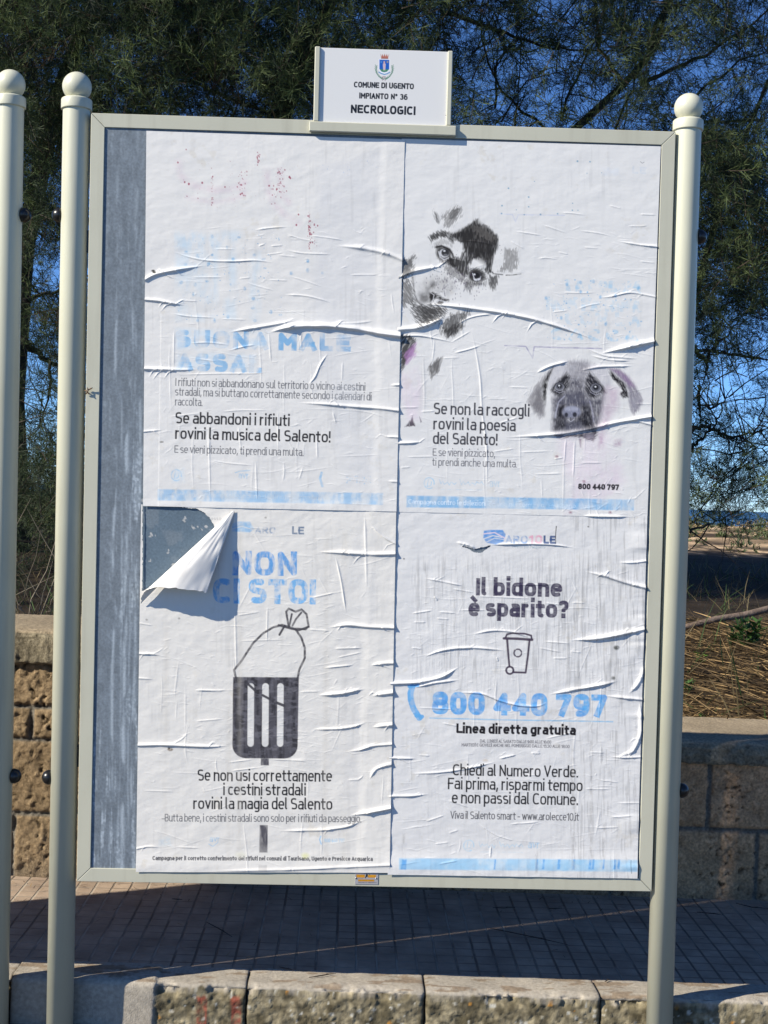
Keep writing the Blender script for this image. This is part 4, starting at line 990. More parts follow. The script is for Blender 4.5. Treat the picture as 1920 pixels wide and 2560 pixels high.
for a in (((380, 520), (510, 542)), ((860, 850), (1000, 877)), ((890, 815), (1050, 827)), ((300, 650), (405, 656)), ((410, 640), (580, 640)), ((940, 910), (1035, 910)), ((150, 850), (215, 858)), ((160, 708), (240, 708)), ((290, 685), (370, 692)), ((1040, 870), (1110, 878)), ((1050, 598), (1130, 600)), ((630, 900), (640, 930)), ((480, 560), (830, 575)), ((730, 500), (960, 495)), ((900, 600), (1000, 610)), ((150, 660), (280, 640)), ((300, 590), (280, 560))):
    C(s, Ra(*a), 1.9, 1.3)
C(s, Ra((1370, 1110), (1440, 1040), (1458, 940)), 5, 4); C(s, Ra((590, 274), (800, 268), (950, 273), (1105, 297)), 3.2, 4, .15, .35, .4); C(s, Ra((400, 258), (480, 278), (520, 300)), 3.5, 3.5)
C(s, Rb((400, 68), (560, 75), (640, 115), (760, 145), (880, 150), (925, 116)), 3, 3.4); C(s, Rb((920, 82), (1100, 50), (1310, 12)), 3.5, 4); C(s, Rb((1230, 88), (1350, 100), (1470, 112)), 4, 4.5, .4, 0)
C(s, Rb((1435, 110), (1442, 300), (1400, 400), (1300, 437)), 5, 4.5); C(s, Rb((28, 436), (120, 440), (195, 441)), 3.5, 4, 0, .5); C(s, Rb((140, 526), (300, 520), (450, 500), (640, 456)), 3, 2.8)
C(s, Rb((640, 442), (745, 418)), 2.5, 2.4); C(s, Rb((1260, 430), (1350, 436), (1470, 430)), 3, 3.4, .4, 0); C(s, Rb((24, 651), (160, 650), (265, 638)), 3.5, 4, 0, .5)
for a in (((350, 670), (480, 716)), ((1120, 610), (1275, 612)), ((1180, 830), (1325, 824)), ((520, 800), (620, 870), (740, 905)), ((900, 330), (1080, 290)), ((230, 795), (345, 756)), ((1300, 690), (1460, 690)), ((180, 155), (400, 165)), ((190, 420), (260, 425)), ((690, 810), (880, 795)), ((420, 260), (320, 240)), ((280, 920), (370, 910)), ((1200, 560), (1320, 575)), ((1260, 770), (1400, 760)), ((1150, 405), (1240, 408)), ((820, 410), (880, 412)), ((600, 930), (595, 1000)), ((360, 860), (420, 840)), ((300, 1030), (420, 1010))):
    C(s, Rb(*a), 2.0, 1.3)
small_creases(s, 190, 990, 1600, 1440, 1800, 91, (.25, .7)); small_creases(s, 190, 990, 1590, 1800, 2150, 92, (.25, .75)); small_creases(s, 50, 1000, 1590, 1400, 2100, 93, (.25, .6), tilt=1.4)
s.H += .0056 * sstep(2120, 2176, s.PY) * (.82 + .35 * fbm(s.PX / 50, s.PX * 0, 7))
s.H += .004 * sstep(-60, 0, s.PX - (1618 + (s.PY - 1287) * -.028)) * sstep(.45, .7, fbm(s.PY / 70, s.PY * 0, 12))
tear = Ra((432, 280), (470, 288), (505, 300), (555, 288), (602, 276), (575, 296), (540, 318), (505, 314), (480, 296))
s.keep &= s.sdf((slice(None), slice(None)), tear) + 3 * (fbm(s.PX / 5, s.PY / 5, 7) - .5) > 0

# ------------------------------------------------------------------ the notice board
BW, BH, BT = 1.578, 2.08, 0.0371
board = tag(empty('notice_board', (0, 0, 0)), 'cream framed notice board with four posters, a white heading plate and round-topped posts', 'notice board', 'municipal notice boards')
bd2 = empty('notice_board', (0, 0, 0))

# galvanised sheet
def back_panel(parent):
    xs, zs = np.concatenate([np.linspace(-BW / 2 + .01, -.44, 170), np.linspace(-.435, BW / 2 - .01, 120)]), np.linspace(BH / 2 - .01, -BH / 2 + .01, 800)
    X, Z = np.meshgrid(xs, zs)
    PX, PY = proj(np.stack([X, 0 * X, Z + BZ], -1))
    base = np.array(lin(112, 121, 130)) * 1.0
    n = fbm(X * 60, Z * 40, 3, 5); n2 = fbm(X * 120, Z * 9, 9, 5); n3 = vn(X * 190, Z * 150, 5)
    C_ = base * (.76 + .46 * n)[..., None] * (.90 + .2 * n3)[..., None]
    drip = sstep(.50, .70, n2) * (.4 + .6 * sstep(.4, .7, n3)) * sstep(.35, .65, fbm(X * 9, Z * 2.5, 22, 3))
    for u0, wv, a in ((-.709, .004, .85), (-.668, .006, .9), (-.683, .003, .5), (-.640, .004, .7), (-.655, .003, .5)):
        xx = u0 + .006 * (fbm(Z * 3, Z * 0, int(-u0 * 999)) - .5) * 3 + .006 * np.sin(Z * 2.3 + u0 * 40)
        drip = np.maximum(drip, a * np.exp(-((X - xx) / wv) ** 2) * sstep(.38, .62, fbm(Z * 9, X * 60, int(-u0 * 777))))
    drip *= sstep(.3, .0, X + .55) * (.3 + .7 * sstep(1.0, .2, Z))
    C_ = C_ * (1 - drip[..., None] * .8) + np.array([.42, .48, .54]) * drip[..., None] * .8
    clean = sstep(4, -4, np.abs(PX - 480) - 126) * sstep(20, -20, np.abs(PY - 1400) - 170)
    cb = np.array(lin(94, 110, 123)) * (.92 + .16 * n)[..., None]
    C_ = C_ * (1 - clean[..., None]) + cb * clean[..., None]
    sc_ = clean * np.maximum(sstep(.72, .76, fbm(X * 46, Z * 46, 61, 4)) * .8, sstep(.60, .72, fbm(X * 14, Z * 14, 63, 4)) * .10)
    C_ = C_ * (1 - sc_[..., None]) + np.array([.52, .51, .49]) * sc_[..., None]
    V = np.stack([X, 0 * X, Z + BZ], -1).reshape(-1, 3)
    idx = np.arange(X.size).reshape(X.shape)
    q_ = np.stack([idx[:-1, :-1], idx[1:, :-1], idx[1:, 1:], idx[:-1, 1:]], -1).reshape(-1, 4)
    me = mesh_np('back_panel', V, q_, True)
    colour_attr(me, 'print', C_)
    o = link('back_panel', me, M_PANEL, parent)
    sm = o.modifiers.new('thickness', 'SOLIDIFY'); sm.thickness = .004; sm.offset = -1
    return o
bp = back_panel(board)

def rail(a, b, ia, ib, name='frame_rail'):
    """a mitred rail: outer corners a, b and inner corners ia, ib, with eased front edges"""
    mb = MB()
    def ring(y, e):
        o_ = [Vector((p[0], 0, p[1])) for p in (a, b, ib, ia)]
        c_ = sum(o_, Vector()) / 4
        out = []
        n_ = len(o_)
        for i in range(n_):
            p, pr, nx = o_[i], o_[i - 1], o_[(i + 1) % n_]
            d1, d2_ = (pr - p).normalized(), (nx - p).normalized()
            out.append(p + (d1 + d2_) * e)
        return [(v.x, y, v.z + BZ) for v in out]
    R_ = [ring(.032, 0), ring(-.0026, 0), ring(-.0036, .0006), ring(-.0040, .0018)]
    V = sum(R_, [])
    Fs = [(0, 1, 2, 3), (15, 14, 13, 12)]
    for k in range(3):
        for i in range(4):
            j = (i + 1) % 4
            Fs.append((k * 4 + i, k * 4 + 4 + i, k * 4 + 4 + j, k * 4 + j))
    mb.add(V, Fs)
    o = mb.build(name, M_RAIL, board)
    bpy.context.view_layer.update()
    return o
w2, h2, g = BW / 2, BH / 2, .0005
iw, ih = w2 - BT, h2 - BT
rail((-w2 + g, h2), (w2 - g, h2), (-iw + g, ih), (iw - g, ih))
rail((w2, h2 - g), (w2, -h2 + g), (iw, ih - g), (iw, -ih + g))
rail((w2 - g, -h2), (-w2 + g, -h2), (iw - g, -ih), (-iw + g, -ih))
rail((-w2, -h2 + g), (-w2, h2 - g), (-iw, -ih + g), (-iw, ih - g))

# posts
PX_L, PX_R = on_board(192.7, 217, .022)[0], on_board(1721.6, 269.7, .022)[0]
def post(x, zc, side, caps):
    mb = MB()
    zt = zc - .033
    mb.lathe([(0.0, -.02), (.0362, -.02), (.0362, zt - .027)], (x, .022, 0), 48)
    o = mb.build('post', M_ENAMEL, board, True)
    c = MB()
    c.lathe([(.0358, zt - .030), (.0408, zt - .0292), (.0412, zt - .027), (.0412, zt - .005), (.0404, zt - .0025), (.0375, zt), (.030, zt + .0025), (.012, zt + .004)], (x, .022, 0), 48)
    c.build('collar', M_ENAMEL, o, True)
    b = MB()
    b.lathe([(.0390 * math.sin(a), zc - .0390 * math.cos(a)) for a in np.linspace(.28, math.pi - 1e-4, 26)], (x, .022, 0), 48)
    b.build('ball_finial', M_ENAMEL, o, True)
    for z in caps:
        k = MB()
        k.lathe([(.019 * s_, side * h) for s_, h in ((.9, .034), (1.0, .0355), (1.06, .038), (1.06, .043), (1.0, .048), (.85, .0535), (.6, .058), (.3, .0605), (.001, .0612))], (x, .022, z), 24, 'x')
        k.build('bolt_cap', M_BLACK, o, True)
    return o
zL, zR = on_board(192.7, 217, .022)[2], on_board(1721.6, 269.7, .022)[2]
capL = [on_board(145, 538, .022)[2], on_board(122, 1943, .022)[2]]
capR = [on_board(1752, 592, .022)[2], on_board(1704, 1976, .022)[2]]
post(PX_L, zL, -1, capL)
post(PX_R, zR, 1, capR)

# brackets between frame and posts: the two brown-black spacers that show as a dark gap
for z in (BZ + .7, BZ - .7):
    mb = MB(); mb.box((w2 + .0005, .014, z - .03), (PX_R - .034, 0.030, z + .03)); mb.build('spacer', M_BLACK, board)
    mb = MB(); mb.box((PX_L + .034, .014, z - .03), (-w2 - .0005, 0.030, z + .03)); mb.build('spacer', M_BLACK, board)

# heading plate
hp = [board_xy(*HZ(p)[0], .010) for p in ((105, 78), (1560, 134), (1540, 930), (80, 880))]
hx0, hx1 = (hp[0][0] + hp[3][0]) / 2, (hp[1][0] + hp[2][0]) / 2
hz0, hz1 = (hp[2][1] + hp[3][1]) / 2 - .004, (hp[0][1] + hp[1][1]) / 2
hs = Sheet(hx0, hx1, hz0, hz1, .0009, np.array([.69, .68, .665]), .010)
def T(x, y): return HZ((x, y))[0]
BK = lin(16, 16, 18)
hs.text("COMUNE DI UGENTO", T(500, 0)[0], T(1155, 0)[0], T(0, 517)[1], 14.6, 3.3, BK, cap=True, gap=38, space=40)
hs.text("IMPIANTO N\u00b0 36", T(558, 0)[0], T(1087, 0)[0], T(0, 638)[1], 14.6, 3.3, BK, cap=True, gap=38, space=46)
hs.text("NECROLOGICI", T(466, 0)[0], T(1173, 0)[0], T(0, 797)[1], 21.5, 5.0, BK, cap=True, gap=40)
CR = lin(175, 105, 85)
hs.poly(HZ((790, 150), (802, 205), (872, 206), (885, 153), (870, 180), (860, 152), (848, 180), (837, 150), (824, 180), (813, 152), (802, 180)), CR, soft=.8); hs.line(HZ((800, 200), (873, 202)), 1.6, lin(120, 60, 50), .9)
hs.poly(HZ((772, 206), (894, 210), (894, 322), (864, 356), (833, 364), (800, 356), (772, 320)), lin(235, 238, 245), soft=.8)
hs.poly(HZ((779, 213), (888, 216), (887, 318), (860, 346), (833, 352), (805, 346), (779, 316)), lin(22, 88, 178), soft=.8)
hs.poly(HZ((782, 318), (885, 320), (860, 346), (833, 352), (805, 346)), lin(70, 130, 90), soft=1)
hs.ell(*T(832, 286), 2.8, 10, col=lin(205, 170, 175), soft=1.0); hs.ell(*T(832, 240), 2.0, 2.2, col=lin(200, 165, 150), soft=.8)
hs.line(HZ((820, 262), (826, 330)), 1.2, lin(200, 190, 200)); hs.line(HZ((845, 262), (840, 330)), 1.2, lin(200, 190, 200)); hs.ell(*T(800, 240), 2, 2, col=lin(90, 140, 200), soft=1); hs.ell(*T(868, 240), 2, 2, col=lin(170, 150, 110), soft=1)
hs.line(HZ((772, 350), (800, 366), (833, 376), (866, 368), (892, 352)), 2.4, lin(60, 130, 190))
GR = lin(84, 128, 104)
for sgn, c0 in ((-1, 832), (1, 834)):
    path = [(c0 + sgn * x, y) for x, y in ((84, 292), (88, 330), (78, 370), (58, 400), (28, 424), (8, 432))]
    hs.line(HZ(*path), 1.1, GR)
    for i in range(11):
        t = i / 10 * (len(path) - 1); k = min(int(t), len(path) - 2); f_ = t - k
        x, y = path[k][0] * (1 - f_) + path[k + 1][0] * f_, path[k][1] * (1 - f_) + path[k + 1][1] * f_
        for e_ in (-1, 1):
            hs.line(HZ((x, y), (x + sgn * (10 * e_ + 4), y - 17 - 4 * e_)), 1.7, GR, .85)
hs.line(HZ((818, 405), (812, 440)), 1.6, lin(160, 130, 140)); hs.line(HZ((838, 405), (842, 445)), 1.6, lin(160, 130, 140)); hs.line(HZ((815, 402), (845, 402)), 2, lin(150, 120, 125))
hs.dot(*T(1505, 822), 1, lin(60, 60, 60))
me = hs.mesh('heading_plate')
hd = link('heading_plate', me, M_PLATE, board, (0, 0, BZ))
sm = hd.modifiers.new('thickness', 'SOLIDIFY'); sm.thickness = .004; sm.offset = -1
for x0_, x1_, in ((hx0 - .006, hx0 + .0085), (hx1 - .0085, hx1 + .005)):
    mb = MB(); mb.box((x0_, -.0165, hz0 + .001), (x1_, .012, hz1 + .0015), .0022); mb.build('plate_edge_trim', M_RAIL, hd, loc=(0, 0, 0))
lx0, lx1 = board_xy(*T(12, 950), .016)[0], board_xy(*T(1618, 985), .016)[0]
lz1, lz0 = (board_xy(*T(12, 888), .016)[1] + board_xy(*T(1618, 936), .016)[1]) / 2, (board_xy(*T(25, 996), .016)[1] + board_xy(*T(1600, 1047), .016)[1]) / 2
mb = MB(); mb.box((lx0, -.0185, lz0 + BZ), (lx1, -.0042, lz1 + BZ), .0022); mb.build('plate_ledge', M_RAIL, board)

# maker's plate on the bottom rail
MP = zz(860, 2160, 13.825)
mc = [board_xy(*p, .0052) for p in MP((378, 295), (1188, 305), (1180, 708), (385, 700))]
ms = Sheet((mc[0][0] + mc[3][0]) / 2, (mc[1][0] + mc[2][0]) / 2, (mc[2][1] + mc[3][1]) / 2, (mc[0][1] + mc[1][1]) / 2, .0004, np.array([.36, .35, .37]), .0052)
OR, OD = lin(214, 150, 36), lin(120, 84, 30)
ms.poly(MP((425, 360), (720, 365), (720, 475), (425, 470)), lin(150, 110, 50), soft=.8); ms.poly(MP((820, 375), (1108, 375), (1105, 475), (820, 475)), lin(150, 110, 50), soft=.8)
ms.text("SEGNA", *(MP((438, 0))[0][0], MP((715, 0))[0][0]), MP((0, 462))[0][1], 6.6, 1.5, OR, cap=True, gap=30)
ms.text("SERVICE", *(MP((830, 0))[0][0], MP((1100, 0))[0][0]), MP((0, 466))[0][1], 6.6, 1.4, OR, cap=True, gap=30)
ms.line(MP((745, 480), (790, 350)), 2.4, lin(20, 24, 20)); ms.ell(*MP((790, 395))[0], 2.2, 4, col=lin(20, 30, 24), soft=.7); ms.line(MP((860, 340), (890, 380)), 1.6, lin(70, 110, 70))
ms.poly(MP((485, 530), (1050, 540), (1045, 608), (490, 602)), OD, soft=.6); ms.poly(MP((496, 538), (1040, 548), (1036, 600), (500, 596)), OR, soft=.6)
ms.line(MP((520, 568), (1010, 576)), 1.4, OD, .8, .6, 3); ms.line(MP((440, 500), (660, 500)), .9, OD, .7)
ms.line(MP((490, 638), (780, 640)), 1.8, lin(60, 60, 70), .8, .5, 2); ms.line(MP((820, 640), (1120, 645)), 1.8, lin(60, 60, 70), .8, .5, 2)
mpl = link('maker_plate', ms.mesh('maker_plate'), M_PLATE, board, (0, 0, BZ))
sm = mpl.modifiers.new('thickness', 'SOLIDIFY'); sm.thickness = .001; sm.offset = -1
for px, py in ((405, 485), (1105, 490)):
    x, z = board_xy(*MP((px, py))[0], .0052)
    mb = MB(); mb.lathe([(.0022, .0), (.0022, .0006), (.0016, .0014), (.0001, .0017)], (x, -.0054, z), 14, 'y'); mb.build('rivet', M_STEEL, mpl, True)
sc.view_layers[0].update()

for k_, s in enumerate((UL, UR, LL, LR)):
    q2 = np.random.default_rng(700 + k_)
    y0_, y1_ = s.PY.min(), s.PY.max(); x0_, x1_ = s.PX.min(), s.PX.max()
    for _ in range(46):
        x, y = q2.uniform(x0_, x1_ - 60), y0_ + (y1_ - y0_) * q2.beta(1.6, 1.0)
        if k_ < 2 and y < y0_ + 230: continue
        l = q2.uniform(60, 190); pts = [(x, y)]; a = q2.normal(.03, .10)
        for j in range(5):
            a += q2.normal(0, .10); pts.append((pts[-1][0] + l / 5 * math.cos(a), pts[-1][1] + l / 5 * math.sin(a)))
        s.crease(pts, q2.uniform(1.1, 1.7), q2.uniform(.00025, .0006), .4, .4)
    for _ in range(16):
        x, y = q2.uniform(x0_ + 30, x1_ - 30), y0_ + (y1_ - y0_) * q2.uniform(.4, .9); l = q2.uniform(50, 220); pts = [(x, y)]
        for j in range(4): pts.append((pts[-1][0] + q2.normal(0, 3.5), pts[-1][1] + l / 4))
        s.crease(pts, q2.uniform(1.3, 2.4), q2.uniform(.0003, .0007), .4, .4)
    sm_ = vn(s.PX / 4.5, s.PY / 60, 71 + k_) * vn(s.PX / 14, s.PY / 140, 81 + k_)
    s.C *= (1 - .07 * sstep(.34, .62, sm_) * sstep(.35, .65, fbm(s.PX / 90, s.PY / 130, 91 + k_)))[..., None]
    grime = sstep(.66, .80, fbm(s.PX / 26, s.PY / 26, 95 + k_)) * sstep(.5, .7, fbm(s.PX / 160, s.PY / 160, 97 + k_))
    s.C *= 1 - .10 * grime[..., None] * np.array([.6, .8, 1.2])
# the posters themselves
for s, nm, lab in ((UL, 'poster', 'sun-bleached upper left poster about dumped rubbish with faint blue and red traces'),
                   (UR, 'poster', 'upper right poster printed with two dog faces and a speech line'),
                   (LL, 'poster', 'lower left poster of a tied rubbish bag in a street bin, its corner peeling off'),
                   (LR, 'poster', 'lower right poster about a vanished wheelie bin with a big blue phone number')):
    o = link(nm, s.mesh('poster'), M_PRINT)
    o.matrix_world = BOARD @ Matrix.Translation((0, 0, BZ))
    tag(o, lab, 'poster', 'posters pasted on the board')
    if s is LL: poster_ll = o
    if s is LR: poster_lr = o
# curled-up corner of the lower left poster
apex = La((686, 70))[0]
E_ = [((122, 640), .003), ((124, 612), .010), ((132, 585), .020), ((150, 560), .031), ((185, 543), .041), ((235, 541), .047), ((290, 543), .0495), ((345, 545), .0485), ((400, 555), .045), ((455, 566), .040), ((500, 572), .0345), ((519, 571), .031), ((512, 560), .0255), ((490, 545), .0225), ((455, 535), .021)]
E2 = []
for i in range(len(E_) - 1):
    for t in (0, .25, .5, .75):
        a_, b_ = E_[i], E_[i + 1]
        E2.append(((a_[0][0] * (1 - t) + b_[0][0] * t, a_[0][1] * (1 - t) + b_[0][1] * t), a_[1] * (1 - t) + b_[1] * t))
E2.append(E_[-1])
for _ in range(4):
    E2 = [E2[0]] + [((E2[i - 1][0][0] * .25 + E2[i][0][0] * .5 + E2[i + 1][0][0] * .25, E2[i - 1][0][1] * .25 + E2[i][0][1] * .5 + E2[i + 1][0][1] * .25), E2[i - 1][1] * .25 + E2[i][1] * .5 + E2[i + 1][1] * .25) for i in range(1, len(E2) - 1)] + [E2[-1]]
ax, az = board_xy(*apex, .008)
NV = 44
V = []
for i, (p, d) in enumerate(E2):
    d = d * 1.12
    x, z = board_xy(*La(p)[0], LL.off + d)
    for j in range(NV):
        t = .035 + .965 * j / (NV - 1)
        ragged = (.978 + .026 * vn(i * .55, 3.3, 8) + .012 * vn(i * 1.7, 1.3, 9)) if j == NV - 1 else 1.0
        tt = t * ragged
        wob = (.0034 * (vn(i * .16, j * .16, 5) - .5) + .0016 * (vn(i * .5, j * .12, 15) - .5)) * min(1, t * 3)
        V.append((ax + (x - ax) * tt, -(LL.off + .002 + d * tt) - wob, az + (z - az) * tt))
q_ = [(i * NV + j, i * NV + j + 1, (i + 1) * NV + j + 1, (i + 1) * NV + j) for i in range(len(E2) - 1) for j in range(NV - 1)]
cm = mesh_np('curled_corner', V, q_, True)
cur = link('curled_corner', cm, M_PAPERBACK, poster_ll)
cur['label'] = 'white back of the rolled-up torn corner'
# frayed flap at the tear of the lower right poster
tf = Ra((430, 270), (470, 287), (520, 316), (548, 300), (565, 302), (600, 280), (585, 268), (540, 272), (480, 276))

# the second board, one pace to the left: a copy with all its parts
dx = on_board(22, 211, .022)[0] - PX_R + .005
tag(bd2, 'second cream notice board of which only the right-hand post shows at the left edge', 'notice board', 'municipal notice boards')
def copy_children(src, dst):
    for ch in [o for o in bpy.data.objects if o.parent == src and o.name.split('.')[0] in ('back_panel', 'frame_rail', 'post', 'collar', 'ball_finial', 'bolt_cap', 'spacer')]:
        c = ch.copy(); COL.objects.link(c); c.parent = dst
        copy_children(ch, c)
copy_children(board, bd2)
dz = on_board(22, 211, .022)[2] - zR
bd2.matrix_world = BOARD @ Matrix.Translation((dx, 0, dz))
board.matrix_world = BOARD

# dead leaf caught on the left rail
lf = MB()
for a_, b_ in (((215, 985), (222, 974)), ((222, 974), (232, 969)), ((218, 980), (224, 986)), ((212, 976), (220, 979)), ((220, 976), (219, 968))):
    p0, p1 = on_board(*a_, -.008), on_board(*b_, -.011)
    lf.tube([p0, (Vector(p0) + Vector(p1)) / 2 + Vector((0, -.002, 0)), p1], [.0014, .0022, .0008], 5)
lfo = tag(lf.build('dry_leaf', noise_mat('dead_leaf', (.12, .07, .04), (.2, .12, .07), 80, .8), None, True), 'shrivelled brown leaf scrap caught on the left rail of the board frame', 'leaf')
lfo.matrix_world = BOARD

# ------------------------------------------------------------------ ground, kerb, pavement
def grid(xs, ys, zf):
    X, Y = np.meshgrid(xs, ys)
    Z = zf(X, Y)
    idx = np.arange(X.size).reshape(X.shape)
    q_ = np.stack([idx[:-1, :-1], idx[:-1, 1:], idx[1:, 1:], idx[1:, :-1]], -1).reshape(-1, 4)
    return X, Y, Z, np.stack([X, Y, Z], -1).reshape(-1, 3), q_

M_ROAD = noise_mat('asphalt', (.04, .04, .042), (.07, .068, .066), 60, .9, .5, 300, bdist=.003)
mb = MB(); mb.add([(-30, -14, 0), (30, -14, 0), (30, .35, 0), (-30, .35, 0)], [(0, 1, 2, 3)])
tag(mb.build('road', M_ROAD), kind='structure')

KY = .064           # front of the kerb
KB = .190           # back of the kerb, where the tiles begin
# pavement tiles
def pave_mat():
    mt, N, L, B = new_mat('ribbed_paving')
    tc = N.new('ShaderNodeTexCoord'); sx = N.new('ShaderNodeSeparateXYZ')
    nz_ = N.new('ShaderNodeTexNoise'); nz_.inputs['Scale'].default_value = 9; nz_.inputs['Detail'].default_value = 3
    L.new(tc.outputs['Object'], nz_.inputs['Vector'])
    vm = N.new('ShaderNodeVectorMath'); vm.operation = 'MULTIPLY_ADD'; vm.inputs[1].default_value = (.004, .004, 0)
    L.new(nz_.outputs['Color'], vm.inputs[0]); L.new(tc.outputs['Object'], vm.inputs[2])
    L.new(vm.outputs[0], sx.inputs[0])
    def groove(out, pitch, half, ph):
        a = N.new('ShaderNodeMath'); a.operation = 'MULTIPLY_ADD'; a.inputs[1].default_value = 1 / pitch; a.inputs[2].default_value = ph + 100
        L.new(out, a.inputs[0])
        f = N.new('ShaderNodeMath'); f.operation = 'FRACT'; L.new(a.outputs[0], f.inputs[0])
        d = N.new('ShaderNodeMath'); d.operation = 'SUBTRACT'; d.inputs[1].default_value = .5; L.new(f.outputs[0], d.inputs[0])
        ab = N.new('ShaderNodeMath'); ab.operation = 'ABSOLUTE'; L.new(d.outputs[0], ab.inputs[0])
        mr = N.new('ShaderNodeMapRange'); mr.interpolation_type = 'SMOOTHSTEP'
        mr.inputs[1].default_value = .5 - half / pitch * 1.5; mr.inputs[2].default_value = .5 - half / pitch * .6
        L.new(ab.outputs[0], mr.inputs[0])
        return mr.outputs[0]
    gx = groove(sx.outputs[0], .0600, .0032, .27); gy = groove(sx.outputs[1], .0630, .0019, .1)
    mx = N.new('ShaderNodeMath'); mx.operation = 'MAXIMUM'; L.new(gx, mx.inputs[0]); L.new(gy, mx.inputs[1])
    n1 = N.new('ShaderNodeTexNoise'); n1.inputs['Scale'].default_value = 7; n1.inputs['Detail'].default_value = 8; n1.inputs['Roughness'].default_value = .65
    L.new(tc.outputs['Object'], n1.inputs['Vector'])
    r = N.new('ShaderNodeValToRGB')
    for e, p, c in ((r.color_ramp.elements[0], .3, (.24, .178, .132, 1)), (r.color_ramp.elements[1], .72, (.46, .355, .265, 1))): e.position = p; e.color = c
    L.new(n1.outputs[0], r.inputs[0])
    n2 = N.new('ShaderNodeTexNoise'); n2.inputs['Scale'].default_value = 4.5; n2.inputs['Detail'].default_value = 4
    L.new(tc.outputs['Object'], n2.inputs['Vector'])
    gc = N.new('ShaderNodeValToRGB')
    for e, p, c in ((gc.color_ramp.elements[0], .45, (.165, .125, .095, 1)), (gc.color_ramp.elements[1], .62, (.36, .31, .25, 1))): e.position = p; e.color = c
    L.new(n2.outputs[0], gc.inputs[0])
    cm_ = N.new('ShaderNodeMixRGB'); L.new(mx.outputs[0], cm_.inputs[0]); L.new(r.outputs[0], cm_.inputs[1]); L.new(gc.outputs[0], cm_.inputs[2])
    L.new(cm_.outputs[0], B.inputs['Base Color']); B.inputs['Roughness'].default_value = .85; B.inputs['Specular IOR Level'].default_value = .25
    n3 = N.new('ShaderNodeTexNoise'); n3.inputs['Scale'].default_value = 240; n3.inputs['Detail'].default_value = 4
    L.new(tc.outputs['Object'], n3.inputs['Vector'])
    hm = N.new('ShaderNodeMath'); hm.operation = 'MULTIPLY_ADD'; hm.inputs[1].default_value = -1.0
    hs_ = N.new('ShaderNodeMath'); hs_.operation = 'MULTIPLY'; hs_.inputs[1].default_value = .25; L.new(n3.outputs[0], hs_.inputs[0])
    L.new(mx.outputs[0], hm.inputs[0]); L.new(hs_.outputs[0], hm.inputs[2])
    b = N.new('ShaderNodeBump'); b.inputs['Strength'].default_value = .9; b.inputs['Distance'].default_value = .004
    L.new(hm.outputs[0], b.inputs['Height']); L.new(b.outputs[0], B.inputs['Normal'])
    return mt
X, Y, Z, V, q_ = grid(np.linspace(-7, 7, 281), np.linspace(KB - .01, 1.10, 20), lambda x, y: PAVE + .004 * (fbm(x * 2, y * 3, 3) - .5))
tag(link('pavement', mesh_np('pavement', V, q_, True), pave_mat()), kind='structure')

